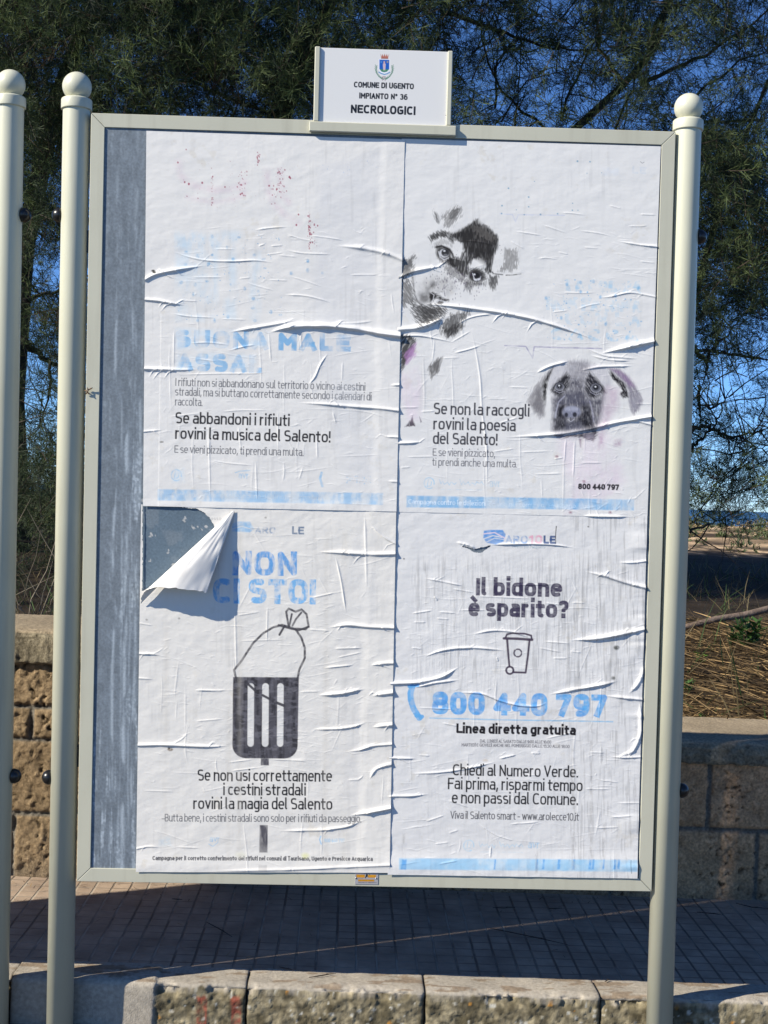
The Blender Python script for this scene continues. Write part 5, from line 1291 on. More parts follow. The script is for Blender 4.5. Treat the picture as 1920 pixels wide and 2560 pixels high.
# kerb stones
M_KERB = attr_mat('kerb_stone', .92, 'tint', .15, nscale=90, namp=.24, bump=.4, bdist=.004)
def kerb_stone(xa, xb, seed, label, red=None, patch=None):
    step = .0045 if xb > -1.4 and xa < 1.5 else .02
    n = max(8, int((xb - xa) / step))
    # profile from the road up the face, round the lip and back
    pr = [(KY, -.02 + i * (PAVE - .002) / 26) for i in range(27)]
    pr += [(KY + .013 * (1 - math.cos(a)), PAVE - .011 + .013 * math.sin(a)) for a in np.linspace(.15, math.pi / 2, 7)]
    pr += [(KY + .013 + (KB + .012 - KY - .013) * t, PAVE + .002 + .0035 * (1 - t)) for t in np.linspace(.08, 1, 16)]
    pr = np.array(pr)
    d = np.concatenate([[0], np.cumsum(np.hypot(*np.diff(pr, axis=0).T))])
    nrm = np.stack([-np.gradient(pr[:, 1]), np.gradient(pr[:, 0])], 1); nrm /= np.linalg.norm(nrm, axis=1)[:, None]
    xs = np.linspace(xa, xb, n)
    X, D = np.meshgrid(xs, d)
    Y0 = np.repeat(pr[:, :1], n, 1); Z0 = np.repeat(pr[:, 1:], n, 1)
    lip = 26 / (len(d) - 1)
    k = np.repeat(np.arange(len(d))[:, None], n, 1)
    face = sstep(29, 26, k + 3.5 * (fbm(X * 30, D * 18, seed) - .5) * 2)           # 1 on the rough face, 0 on the rendered top
    rough = (fbm(X * 45, D * 45, seed + 1, 5) - .5) * .008 + (fbm(X * 190, D * 190, seed + 2, 3) - .5) * .0055
    h_ = face * rough + (1 - face) * ((fbm(X * 14, D * 14, seed + 3) - .5) * .006)
    e = np.minimum(X - xa, xb - X)
    h_ -= (.006 - .004 * (k > 29)) * np.exp(-e / .0035) * (.4 + 1.2 * fbm(X * 40, D * 30, seed + 4))
    chips = sstep(.54, .68, fbm(X * 16, D * 22, seed + 7)) * np.exp(-((k - 28) / 4.0) ** 2)
    h_ -= .013 * chips
    h_ += .012 * (fbm(X * 6.5, D * 9, seed + 40, 3) - .5) * np.exp(-((k - 27) / 9.0) ** 2)
    if patch:
        pm = sstep(patch[1], patch[1] - .012, X + .012 * (fbm(D * 30, X * 30, 4) - .5)) * sstep(patch[0] - .01, patch[0], X)
        face = face * (1 - pm); h_ = h_ * (1 - pm) + pm * (.006 + .003 * (fbm(X * 20, D * 20, 9) - .5))
    Yc = Y0 + nrm[:, :1] * h_; Zc = Z0 + nrm[:, 1:] * h_
    # colour: lichen-grown face, worn cement skim on top
    n1 = fbm(X * 26, D * 26, seed + 11, 5); n2 = fbm(X * 9, D * 9, seed + 12); n3 = fbm(X * 70, D * 70, seed + 14, 3)
    n1 = sstep(.25, .75, n1)
    fc = np.array([.12, .10, .06]) * (1 - n1[..., None]) + np.array([.30, .255, .165]) * n1[..., None]
    fc = fc * (.58 + .75 * sstep(.2, .8, n3))[..., None]
    tcx = np.array([.36, .32, .262]) * (.82 + .36 * n2)[..., None]
    worn = sstep(.55, .60, fbm(X * 12, D * 40, seed + 15, 4)) * (k > 30)
    tcx = tcx * (1 - worn[..., None]) + np.array([.25, .195, .14]) * (.8 + .4 * n3)[..., None] * worn[..., None]
    Cc = fc * face[..., None] + tcx * (1 - face)[..., None]
    r = np.random.default_rng(seed)
    for _ in range(int((xb - xa) * 130)):
        cx, cd_, rr = r.uniform(xa, xb), r.uniform(0, d[30]), r.uniform(.0012, .0062)
        col = np.array(((.52, .50, .43), (.46, .43, .36), (.50, .24, .05), (.34, .31, .23))[r.choice(4, p=[.45, .3, .07, .18])])
        mk = sstep(rr * 1.2, rr * .8, np.hypot(X - cx, D - cd_) + .006 * (fbm(X * 170, D * 170, seed + 20) - .5)) * face * .85
        Cc = Cc * (1 - mk[..., None]) + col * (.7 + .5 * n3)[..., None] * mk[..., None]
    Cc *= (1 - .5 * np.exp(-e / .0035))[..., None]
    if red:
        for c_, wd in red:
            mk = sstep(wd, wd * .72, np.abs(X - c_ - .006 * (fbm(D * 40, X, seed) - .5))) * sstep(.115, .100, D + .02 * (fbm(X * 60, D * 30, 8) - .5)) * (.12 + .78 * sstep(.36, .6, fbm(X * 60, D * 40, seed + 30)))
            Cc = Cc * (1 - mk[..., None]) + np.array([.30, .075, .05]) * (.6 + .6 * n3)[..., None] * mk[..., None]
    V = np.stack([X, Yc, Zc], -1).reshape(-1, 3)
    idx = np.arange(X.size).reshape(X.shape)
    q_ = np.stack([idx[:-1, :-1], idx[:-1, 1:], idx[1:, 1:], idx[1:, :-1]], -1).reshape(-1, 4)
    # ends
    cen = len(V)
    V = np.concatenate([V, [[xa, KB, 0], [xb, KB, 0]]])
    me = bpy.data.meshes.new('kerb_stone')
    tri = [(int(idx[i, 0]), int(idx[i + 1, 0]), cen) for i in range(len(d) - 1)] + [(int(idx[i + 1, -1]), int(idx[i, -1]), cen + 1) for i in range(len(d) - 1)]
    me.from_pydata([tuple(p) for p in V], [], [tuple(int(i) for i in f) for f in q_] + tri)
    me.polygons.foreach_set('use_smooth', np.ones(len(me.polygons), bool))
    colour_attr(me, 'tint', np.concatenate([Cc.reshape(-1, 3), [[.1, .09, .07]] * 2]))
    o = link('kerb_stone', me, M_KERB)
    tag(o, label, 'kerb', 'kerb stones along the pavement')
def kx(px): return at(px, 2520, KY)[0]
j1, j2, j3 = kx(615), kx(1062), kx(1502)
gp = .0016
rx = [(kx(300 + 0), 0)]
kerb_stone(kx(-330), kx(25) - gp, 101, 'kerb stone at the far left, mostly behind the second board')
kerb_stone(kx(25) + gp, j1 - gp, 102, 'kerb stone with two red paint stripes and a smooth cement patch', red=[(kx(504), .017), (kx(590), .0155)], patch=(kx(-100), kx(392)))
kerb_stone(j1 + gp, j2 - gp, 103, 'kerb stone with white lichen spots between two black joints under the board')
kerb_stone(j2 + gp, j3 - gp, 104, 'kerb stone with round orange lichen, right of the middle joint')
kerb_stone(j3 + gp, kx(1985), 105, 'kerb stone in the shadow of the right-hand post')
mb = MB(); mb.box((-7, KY + .012, -.02), (kx(-330) - gp, KB + .004, PAVE + .002), .01); mb.box((kx(1985) + gp, KY + .012, -.02), (7, KB + .004, PAVE + .002), .01)
tag(mb.build('kerb', noise_mat('kerb_far', (.2, .17, .12), (.36, .32, .25), 30, .9, .6, 120)), kind='structure')

# twigs
M_TWIG = noise_mat('twig_bark', (.03, .022, .016), (.07, .05, .036), 90, .9)
TW = [((772, 2444), (808, 2438), (840, 2434), 'thin dark twig on the sunlit kerb top beside its joint'),
      ((516, 2305), (548, 2322), (580, 2342), 'dark twig lying aslant in the board shadow near the left post'),
      ((430, 2247), (443, 2248), (456, 2249), 'short dark twig on the pavement just below the left of the frame'),
      ((1225, 2320), (1330, 2342), (1420, 2362), 'long thin twig aslant in the deep shade right of centre'),
      ((1232, 2269), (1260, 2270), (1288, 2269), 'short straight twig in the shade behind the thin line of light'),
      ((1372, 2271), (1388, 2272), (1404, 2271), 'short twig in the shade below the right half of the frame'),
      ((697, 2417), (715, 2421), (735, 2426), 'twig at the shadow edge above the kerb joint'),
      ((1512, 2454), (1518, 2450), (1524, 2449), 'dark bark crumb at the shadow edge near the right post'),
      ((1742, 2280), (1775, 2283), (1808, 2288), 'twig on the pavement to the right of the right-hand post'),
      ((1840, 2258), (1880, 2268), (1925, 2272), 'dark stick lying along the foot of the wall at the right')]
for a_, b_, c_, lab in TW:
    mb = MB()
    P_ = [Vector(onz(*p, PAVE + .008)) for p in (a_, b_, c_)]
    mb.tube([P_[0], P_[0].lerp(P_[1], .5), P_[1], P_[1].lerp(P_[2], .5) + Vector((0, .002, 0)), P_[2]], [.0010, .0017, .0019, .0015, .0007], 5)
    if (P_[2] - P_[0]).length > .05:
        mb.tube([P_[1], P_[1] + (P_[2] - P_[1]) * .4 + Vector((0, .006, .002))], [.001, .0005], 4)
    tag(mb.build('twig', M_TWIG, None, True), lab, 'twig', 'fallen twigs on the pavement')

r = np.random.default_rng(611)
n_ = 420
lx = r.uniform(-2.2, 2.2, n_); ly = np.where(r.random(n_) < .6, 1.0 - r.exponential(.07, n_), r.uniform(KB, 1.0, n_)); ly = np.clip(ly, KB, 1.0)
ang = r.uniform(0, 6.28, n_); ln = r.uniform(.008, .035, n_)
d_ = np.stack([np.cos(ang), np.sin(ang), 0 * ang], -1); p_ = np.stack([lx, ly, np.full(n_, PAVE + .0062)], -1)
w_ = np.cross(d_, np.array([0, 0, 1.0])) * r.uniform(.0006, .0018, n_)[:, None]
V = np.stack([p_ - w_, p_ + w_, p_ + d_ * ln[:, None] + w_ * .4 + [0, 0, .002], p_ + d_ * ln[:, None] - w_ * .4 + [0, 0, .002]], 1).reshape(-1, 3)
me = mesh_np('needle_litter', V, np.arange(n_ * 4).reshape(-1, 4))
colour_attr(me, 'tint', np.repeat(np.where(r.random((n_, 1)) < .5, np.array([[.30, .2, .1]]), np.array([[.08, .055, .035]])), 4, 0))
tag(link('needle_litter', me, attr_mat('needle_litter', .9, 'tint', .1)), kind='stuff')

# ------------------------------------------------------------------ stone wall
M_WALL = attr_mat('tufa_blocks', .95, 'tint', .1, nscale=110, namp=.42, bump=1.0, bdist=.006)
WY = 1.035
def wall(xa, xb, ztop, joints, vj, label, seed, tone):
    root = tag(empty('stone_wall', ((xa + xb) / 2, WY, PAVE)), label, 'wall', 'stone walls behind the pavement')
    xs = np.arange(xa, xb + .001, .006); zs = np.arange(PAVE - .03, ztop - .075, .006)
    X, Z = np.meshgrid(xs, zs)
    jn = np.zeros(X.shape)
    lev = [PAVE - .05] + joints + [ztop]
    for j in joints: jn = np.maximum(jn, np.exp(-((Z - j - .008 * (fbm(X * 7, X * 0, seed) - .5)) / .0105) ** 2))
    for i in range(len(lev) - 1):
        inn = (Z > lev[i]) & (Z <= lev[i + 1])
        for v in vj[i % len(vj)]:
            for rep in np.arange(-6, 7):
                xx = v + rep * .52
                jn = np.maximum(jn, inn * np.exp(-((X - xx - .010 * (fbm(Z * 14, Z * 0, seed + i) - .5)) / .011) ** 2))
    n1 = fbm(X * 18, Z * 18, seed + 1, 5); n2 = fbm(X * 70, Z * 70, seed + 2, 4)
    pits = sstep(.68, .76, fbm(X * 80, Z * 92, seed + 5, 4)) * sstep(.35, .6, fbm(X * 5, Z * 5, seed + 6))
    h_ = (n1 - .5) * .012 + (n2 - .5) * .012 - .012 * jn - .013 * pits
    blk = np.floor((Z - PAVE) / .26) * 7 + np.floor((X + 50) / .52)
    tv = .86 + .28 * _T[(blk.astype(int) * 37) & 255, 5]
    base = np.array(tone) * (.62 + .7 * n1)[..., None] * tv[..., None] * (.7 + .55 * n2)[..., None]
    base = base * (1 - .6 * pits[..., None])
    jc = np.array([.17, .155, .13]) * (.75 + .5 * n2)[..., None]
    jm = sstep(.35, .8, jn)[..., None]
    Cc = base * (1 - jm) + jc * jm
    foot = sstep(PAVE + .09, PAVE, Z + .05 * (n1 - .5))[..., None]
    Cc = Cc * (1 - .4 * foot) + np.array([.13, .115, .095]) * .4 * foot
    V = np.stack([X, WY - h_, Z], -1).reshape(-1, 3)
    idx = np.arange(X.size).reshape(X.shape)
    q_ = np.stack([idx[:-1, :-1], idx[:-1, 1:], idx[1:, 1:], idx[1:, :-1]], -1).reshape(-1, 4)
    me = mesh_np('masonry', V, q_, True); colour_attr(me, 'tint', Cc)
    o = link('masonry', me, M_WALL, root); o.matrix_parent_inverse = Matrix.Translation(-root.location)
    mb = MB(); mb.box((xa, WY + .03, PAVE - .03), (xb, WY + .50, ztop - .07))
    bk = mb.build('wall_core', noise_mat('wall_core', (.16, .13, .1), (.22, .18, .14), 20, .9), root); bk.matrix_parent_inverse = Matrix.Translation(-root.location)
    # coping: a slab with a softened front, standing a little proud
    ch = .120 if ztop > .9 else .082
    pr = [(WY + .02, ztop - ch), (WY - .018, ztop - ch), (WY - .025, ztop - ch + .007), (WY - .026, ztop - .045), (WY - .022, ztop - .025), (WY - .010, ztop - .007), (WY + .010, ztop), (WY + .10, ztop + .002), (WY + .30, ztop + .003), (WY + .50, ztop + .002), (WY + .515, ztop - .01), (WY + .515, ztop - .09)]
    d = np.linspace(0, len(pr) - 1, 66); pr = np.stack([np.interp(d, range(len(pr)), [p[k] for p in pr]) for k in (0, 1)], 1)
    nrm = np.stack([-np.gradient(pr[:, 1]), np.gradient(pr[:, 0])], 1); nrm /= np.linalg.norm(nrm, axis=1)[:, None] + 1e-9
    D_ = np.concatenate([[0], np.cumsum(np.hypot(*np.diff(pr, axis=0).T))])
    xs = np.arange(xa, xb + .001, .006); X, D = np.meshgrid(xs, D_)
    front = np.repeat((d < 4.6)[:, None], len(xs), 1) * 1.0
    n1 = fbm(X * 40, D * 40, seed + 8, 5); n2 = fbm(X * 110, D * 110, seed + 9, 3); n3 = fbm(X * 7, D * 9, seed + 10)
    h_ = (n1 - .5) * (.003 + .012 * front) + (n2 - .5) * (.0015 + .006 * front)
    Yc = pr[:, :1] + nrm[:, :1] * h_; Zc = pr[:, 1:] + nrm[:, 1:] * h_
    cf = np.array([.25, .215, .15]) * (.5 + 1.0 * n1)[..., None] * (.7 + .6 * n2)[..., None]
    ct = np.array([.36, .29, .20]) * (.7 + .5 * n3)[..., None] * (.8 + .4 * n2)[..., None]
    Cc = cf * front[..., None] + ct * (1 - front[..., None])
    V = np.stack([X, Yc, Zc], -1).reshape(-1, 3); idx = np.arange(X.size).reshape(X.shape)
    q_ = np.stack([idx[:-1, :-1], idx[1:, :-1], idx[1:, 1:], idx[:-1, 1:]], -1).reshape(-1, 4)[:, ::-1]
    me = mesh_np('coping', V, q_, True); colour_attr(me, 'tint', Cc)
    o = link('coping', me, M_WALL, root); o.matrix_parent_inverse = Matrix.Translation(-root.location)
XS = .25
zc1 = .993; zc2 = .687
vR = [[at(1775 + 3, 2000, WY)[0]], [at(1893, 2150, WY)[0]], [at(1775, 2000, WY)[0]]]
wall(-7.0, XS, zc1, [at(80, 2035, WY)[2], at(80, 1850, WY)[2], at(80, 1768, WY)[2]], [[-1.75], [-1.5], [-1.7], [-1.9]], 'higher sunlit stretch of tufa wall seen between the two left posts', 201, (.31, .225, .135))
wall(XS + .004, 7.0, zc2, [at(1750, 2074, WY)[2]], [[at(1893, 2150, WY)[0]], [at(1773, 2000, WY)[0]]], 'lower shaded stretch of tufa block wall to the right of the right post', 202, (.50, .315, .175))

# ------------------------------------------------------------------ land, sea
def land(x, y):
    near = .62 + .22 * sstep(1.5, 3.0, y) * sstep(-.2, .6, x) + (.26 * sstep(.4, -.2, x))
    z = near + .07 * (fbm(x * .8 + 30, y * .8 + 9, 41) - .5) * sstep(1.5, 2.2, y)
    z = z + .08 * sstep(3, 9, y)
    z = z + .12 * sstep(14, 26, y) + .22 * (fbm(x * .25, y * .35, 43) - .5) * sstep(12, 18, y)
    z = z - 3.2 * sstep(34, 48, y)
    return z
ys = np.concatenate([np.linspace(WY + .49, 4, 60), np.linspace(4.1, 16, 70), np.linspace(16.4, 50, 70)])
xs = np.concatenate([np.linspace(-60, -6, 40), np.linspace(-5.8, 6, 180), np.linspace(6.3, 60, 40)])
X, Y, Z, V, q_ = grid(xs, ys, land)
n1 = fbm(X * 3, Y * 3, 51, 5); n2 = fbm(X * 25, Y * 25, 52, 3)
soil = np.array([.034, .026, .019]) * (.5 + n1)[..., None] * (.6 + .8 * n2)[..., None]  # soil colour darkened to deepen and extend the shade under the trees
n4 = fbm(X * 6, Y * 2.2, 57, 5)
sand = np.array([.40, .285, .175]) * (.25 + 1.4 * sstep(.3, .7, n4))[..., None] * (.6 + .8 * n2)[..., None]
mk = (sstep(13, 17, Y + 5 * (n4 - .5)) * sstep(.40, .60, n1 + .08))[..., None]
me = mesh_np('ground', V, q_, True); colour_attr(me, 'tint', soil * (1 - mk) + sand * mk)
tag(link('ground', me, attr_mat('soil', .95, 'tint', .1, nscale=40, namp=.3, bump=.8, bdist=.01)), kind='structure')

mt, N, L, B = new_mat('sea_water')
B.inputs['Base Color'].default_value = (.012, .06, .13, 1); B.inputs['Roughness'].default_value = .35
tc = N.new('ShaderNodeTexCoord'); n_ = N.new('ShaderNodeTexNoise'); n_.inputs['Scale'].default_value = .6; n_.inputs['Detail'].default_value = 8
L.new(tc.outputs['Object'], n_.inputs['Vector']); b = N.new('ShaderNodeBump'); b.inputs['Strength'].default_value = .8; b.inputs['Distance'].default_value = .5
L.new(n_.outputs[0], b.inputs['Height']); L.new(b.outputs[0], B.inputs['Normal'])
mb = MB(); mb.add([(-9000, 40, -1.9), (9000, 40, -1.9), (12000, 20000, -1.9), (-12000, 20000, -1.9)], [(0, 1, 2, 3)])
tag(mb.build('sea', mt), kind='structure')

# ------------------------------------------------------------------ vegetation
def blades(n, px, py, pz, length, width, ax, seed, bend=.2, lift=.1, tints=None):
    """n thin two-segment blades; ax(n) gives directions"""
    r = np.random.default_rng(seed)
    P = np.stack([px, py, pz], -1)
    d = ax / np.linalg.norm(ax, axis=1)[:, None]
    side = np.cross(d, np.array([0, 0, 1.0]) + r.normal(0, .5, (n, 3))); side /= np.linalg.norm(side, axis=1)[:, None] + 1e-9
    Ls = length[:, None]; ws = width[:, None] / 2
    bd = r.normal(0, 1, (n, 3)) * bend * Ls
    M = P + d * Ls * .5 + bd * .35 ; T_ = P + d * Ls + bd * np.array([1, 1, .4])
    V = np.stack([P - side * ws, P + side * ws, M - side * ws * .9, M + side * ws * .9, T_ - side * ws * .25, T_ + side * ws * .25], 1)
    i = np.arange(n)[:, None] * 6
    Q = np.concatenate([i + np.array([[0, 1, 3, 2]]), i + np.array([[2, 3, 5, 4]])])
    C_ = np.repeat(tints[:, None, :], 6, 1)
    return V.reshape(-1, 3), Q, C_.reshape(-1, 3)

M_STRAW = attr_mat('straw', .8, 'tint', .2, .25)
r = np.random.default_rng(301)
n = 12000
sx = r.uniform(.7, 3.1, n); sy = WY + .47 + r.beta(1.1, 1.6, n) * 2.3
bun = np.floor(sx * 5) * 3 + np.floor(sy * 6)
ba = 2.75 + .9 * (_T[(bun.astype(int) * 53) & 255, 9] - .5) + r.normal(0, .45, n)
flip = r.random(n) < .12; ba = np.where(flip, r.uniform(0, 6.28, n), ba)
ax = np.stack([np.cos(ba), np.sin(ba) * .9, r.normal(.12, .12, n)], -1)
sz = land(sx, sy) + r.uniform(0, .05, n) + .04 * (fbm(sx * 4, sy * 4, 5) - .3)
tn = np.where(r.random((n, 1)) < .4, np.array([[.42, .285, .14]]), np.array([[.12, .082, .045]])) * r.uniform(.45, 1.25, (n, 1))
V, Q, C_ = blades(n, sx, sy, sz, np.where(r.random(n) < .35, r.uniform(.02, .08, n), r.uniform(.07, .26, n)), r.uniform(.002, .0065, n), ax, 302, .13, tints=tn)
me = mesh_np('straw', V, Q); colour_attr(me, 'tint', C_)
tag(link('straw', me, M_STRAW), kind='stuff')

n = 9000
gx = r.uniform(-6, 6, n); gy = WY + .52 + r.beta(1.0, 1.8, n) * 9
dense = fbm(gx * 1.4, gy * 1.4, 77) > .46
gx, gy = gx[dense], gy[dense]; n = len(gx)
ax = np.stack([r.normal(0, .5, n), r.normal(0, .5, n), r.uniform(.4, 1, n)], -1)
tn = np.where(r.random((n, 1)) < .5, np.array([[.055, .10, .03]]), np.array([[.20, .16, .085]])) * r.uniform(.5, 1.3, (n, 1))
V, Q, C_ = blades(n, gx, gy, land(gx, gy), r.uniform(.06, .26, n), r.uniform(.0025, .006, n), ax, 305, .22, tints=tn)
me = mesh_np('grass', V, Q); colour_attr(me, 'tint', C_)
tag(link('grass', me, attr_mat('grass_blade', .7, 'tint', .3, .3)), kind='stuff')

# small weeds on the bank
M_WEED = attr_mat('weed_leaf', .6, 'tint', .4, .3)
def weed(px, py, Y, h, nst, label, col):
    p = at(px, py, Y); z = land(np.array([p[0]]), np.array([Y]))[0]
    root = tag(empty('weed', (p[0], Y, z)), label, 'weed', 'green weeds on the bank')
    VV, QQ, CC = [], [], []; st = MB(); off = 0
    for k in range(nst):
        a = random.uniform(0, 6.28); ln = h * random.uniform(.6, 1)
        top = Vector((math.cos(a) * ln * .35, math.sin(a) * ln * .35, ln))
        st.tube([(0, 0, 0), top * .5 + Vector((0, 0, ln * .08)), top], [.0022, .0018, .0009], 5)
        m_ = 16
        t = np.random.default_rng(int(px) + k).uniform(.25, 1, m_)
        P_ = np.array(top)[None] * t[:, None]
        aa = np.random.default_rng(int(px) + k + 50).uniform(0, 6.28, m_)
        ax = np.stack([np.cos(aa), np.sin(aa), np.full(m_, .5)], -1)
        v, q_, c_ = blades(m_, P_[:, 0], P_[:, 1], P_[:, 2], np.full(m_, h * .24), np.full(m_, h * .085), ax, k, .1, tints=np.array(col)[None] * np.random.default_rng(k).uniform(.7, 1.3, (m_, 1)))
        VV.append(v); QQ.append(q_ + off); CC.append(c_); off += len(v)
    me = mesh_np('leaves', np.concatenate(VV), np.concatenate(QQ)); colour_attr(me, 'tint', np.concatenate(CC))
    link('leaves', me, M_WEED, root)
    st.build('stem', M_TWIG, root)
weed(1870, 1660, 2.7, .20, 7, 'tall green leafy weed at the top of the straw bank by the right edge', (.04, .09, .022))
weed(1835, 1650, 2.8, .13, 5, 'low bushy weed just left of the tall leafy one', (.035, .08, .02))
weed(1753, 1655, 2.5, .07, 4, 'small bright green sprig in the straw near the right post', (.12, .24, .03))
weed(1740, 1795, 1.6, .06, 4, 'tiny green sprig on the straw just above the wall coping', (.08, .17, .03))
weed(1715, 1700, 2.1, .10, 5, 'grassy green tuft in the straw beside the right post', (.06, .13, .035))

# fallen branch above the straw
mb = MB()
P_ = [Vector(at(1640, 1590, 3.1)), Vector(at(1720, 1566, 3.15)), Vector(at(1790, 1548, 3.2)), Vector(at(1860, 1538, 3.25)), Vector(at(1990, 1505, 3.35)), Vector(at(2100, 1480, 3.5))]
mb.tube(P_, [.013, .015, .017, .018, .019, .02], 9)
tag(mb.build('fallen_branch', noise_mat('dry_branch', (.10, .068, .05), (.2, .15, .12), 25, .85, .6, 90, stretch=(1, 1, 1)), None, True), 'long bare branch lying above the straw bank to the right', 'branch')

# low scrub in the sun before the sea
n = 42000
cx = r.uniform(-14, 18, 520); cy = 13.5 + 20 * r.beta(1.2, 1.1, 520); ch = r.uniform(.06, .42, 520) * np.where(r.random(520) < .2, 1.5, 1)
k = r.integers(0, 520, n)
v = r.normal(0, 1, (n, 3)); v /= np.linalg.norm(v, axis=1)[:, None]; v[:, 2] = np.abs(v[:, 2])
rr = r.uniform(.55, 1, n)[:, None]
P_ = np.stack([cx[k], cy[k], land(cx, cy)[k]], -1) + v * rr * np.stack([ch[k] * 1.3, ch[k] * 1.3, ch[k]], -1)
tn = np.where((k % 3 == 0)[:, None], np.array([[.34, .26, .13]]), np.array([[.11, .14, .06]])) * r.uniform(.5, 1.3, (n, 1))
V, Q, C_ = blades(n, P_[:, 0], P_[:, 1], P_[:, 2], r.uniform(.04, .11, n), r.uniform(.015, .035, n), v + r.normal(0, .5, (n, 3)), 309, .2, tints=tn)
me = mesh_np('dune_scrub', V, Q); colour_attr(me, 'tint', C_)
tag(link('dune_scrub', me, M_WEED), kind='stuff')

# ---- tamarisk-like trees
M_BARK = noise_mat('dark_bark', (.020, .015, .011), (.065, .05, .038), 14, .95, .9, 40, stretch=(1, 1, .35))
M_LEAF = attr_mat('feathery_foliage', .65, 'tint', .3, .3)

def spray_template(seed):
    """a feathery shoot of unit length along +z: a wiry axis, side shoots and their fine needles"""
    q = np.random.default_rng(seed)
    out = []; kind = []
    def rib(a, b, w0, w1, k):
        a, b = np.array(a), np.array(b); d = b - a
        s_ = np.cross(d, q.normal(0, 1, 3)); s_ /= np.linalg.norm(s_) + 1e-9
        out.append([a - s_ * w0, a + s_ * w0, b + s_ * w1, b - s_ * w1]); kind.append(k)
    bend = q.normal(0, .18, 2)
    ax = lambda t: np.array([bend[0] * t * t, bend[1] * t * t, t])
    for i in range(4): rib(ax(i / 4), ax((i + 1) / 4), .008 * (1 - i / 5), .008 * (1 - (i + 1) / 5), 0)
    for i in range(20):
        t = .10 + .88 * (i + q.random()) / 20
        a = q.uniform(0, 2 * math.pi); L_ = (.34 - .2 * t) * q.uniform(.7, 1.25)
        d = np.array([math.cos(a) * .75, math.sin(a) * .75, .75]) + q.normal(0, .15, 3); d /= np.linalg.norm(d)
        p0 = ax(t); p1 = p0 + d * L_
        rib(p0, p1, .0042, .002, 1)
        for j in range(5):
            u = q.uniform(.15, 1.0)
            dd = d + q.normal(0, .5, 3); dd /= np.linalg.norm(dd)
            pp = p0 + d * L_ * u
            rib(pp, pp + dd * q.uniform(.06, .15), .0040, .002, 1)
    return np.array(out), np.array(kind)
TPL = [spray_template(400 + i) for i in range(7)]

def rand_rot(d, r_):
    """rotation matrices turning +z onto the directions d, with a random spin"""
    n = len(d)
    d = d / np.linalg.norm(d, axis=1)[:, None]
    h_ = r_.normal(0, 1, (n, 3)); a = np.cross(h_, d); a /= np.linalg.norm(a, axis=1)[:, None] + 1e-9
    b = np.cross(d, a)
    return np.stack([a, b, d], -1)

class Crown:
    def __init__(s): s.V, s.C = [], []
    def add(s, P, D, L, tint, r_):
        n = len(P)
        if n == 0: return
        ti = r_.integers(0, len(TPL), n)
        R_ = rand_rot(D, r_)
        for k in range(len(TPL)):
            m_ = ti == k
            if not m_.any(): continue
            t, kd = TPL[k]
            v = np.einsum('nij,fcj->nfci', R_[m_], t) * L[m_][:, None, None, None] + P[m_][:, None, None, :]
            c = np.where((kd == 0)[None, :, None, None], np.array([.05, .036, .025]), tint[m_][:, None, None, :]) * np.ones((1, 1, 4, 1))
            s.V.append(v.reshape(-1, 3)); s.C.append(c.reshape(-1, 3))
    def build(s, root):
        V = np.concatenate(s.V); C_ = np.concatenate(s.C)
        me = mesh_np('crown', V, np.arange(len(V)).reshape(-1, 4)); colour_attr(me, 'tint', C_)
        o = link('crown', me, M_LEAF, root); o.matrix_parent_inverse = Matrix.Translation(-root.location)

# how much of the view the foliage covers, as read off the photograph: (x0, x1, y0, y1, optical depth)
DENS = [(-900, 330, -900, 330, 3.6), (330, 800, -900, 330, 4.2), (800, 1150, -900, 330, 2.6), (1150, 1500, -900, 330, 1.15), (1500, 1920, -900, 330, 1.3), (1920, 2900, -900, 700, 1.4),
        (-900, 60, 330, 1350, 1.6), (60, 200, 330, 600, 4), (60, 200, 600, 735, .55), (60, 200, 735, 1000, 5), (60, 200, 1000, 1330, 5),
        (200, 1690, 330, 900, 1.1), (200, 1690, 900, 1280, .8),
        (1690, 1920, 330, 560, 4.5), (1690, 1920, 560, 720, 5.0), (1690, 1920, 720, 840, 4.5), (1690, 1920, 840, 960, .5), (1690, 1920, 960, 1070, .25), (1845, 1920, 1130, 1300, 4.5), (1690, 1920, 1070, 1180, 1.2), (1690, 1920, 1180, 1300, 3.4), (1920, 2900, 700, 1280, .8)]
def depth_at(px, py):
    for x0, x1, y0, y1, t in DENS:
        if x0 <= px < x1 and y0 <= py < y1: return t
    return 0
trees = []
TD = [('dense dark green tree crowding the upper left behind the second board', (-3.9, 5.2), [(40, 1300), (30, 1000), (60, 620), (140, 250), (260, -60), (330, -400)]),
      ('dark tree whose trunk rises behind the left of the heading plate', (-.75, 4.4), [(660, 1200), (700, 700), (705, 290), (770, 130), (830, 0), (880, -300)]),
      ('open feathery tree with bare dark limbs against blue sky right of the heading plate', (1.2, 5.0), [(1250, 1200), (1330, 760), (1430, 330), (1560, 210), (1640, 120), (1690, -60), (1730, -300)]),
      ('tree at the right edge with low bare branches crossing the sky', (3.0, 4.6), [(1690, 1300), (1690, 1080), (1700, 880), (1765, 640), (1830, 420), (1930, 180), (1990, -150)])]
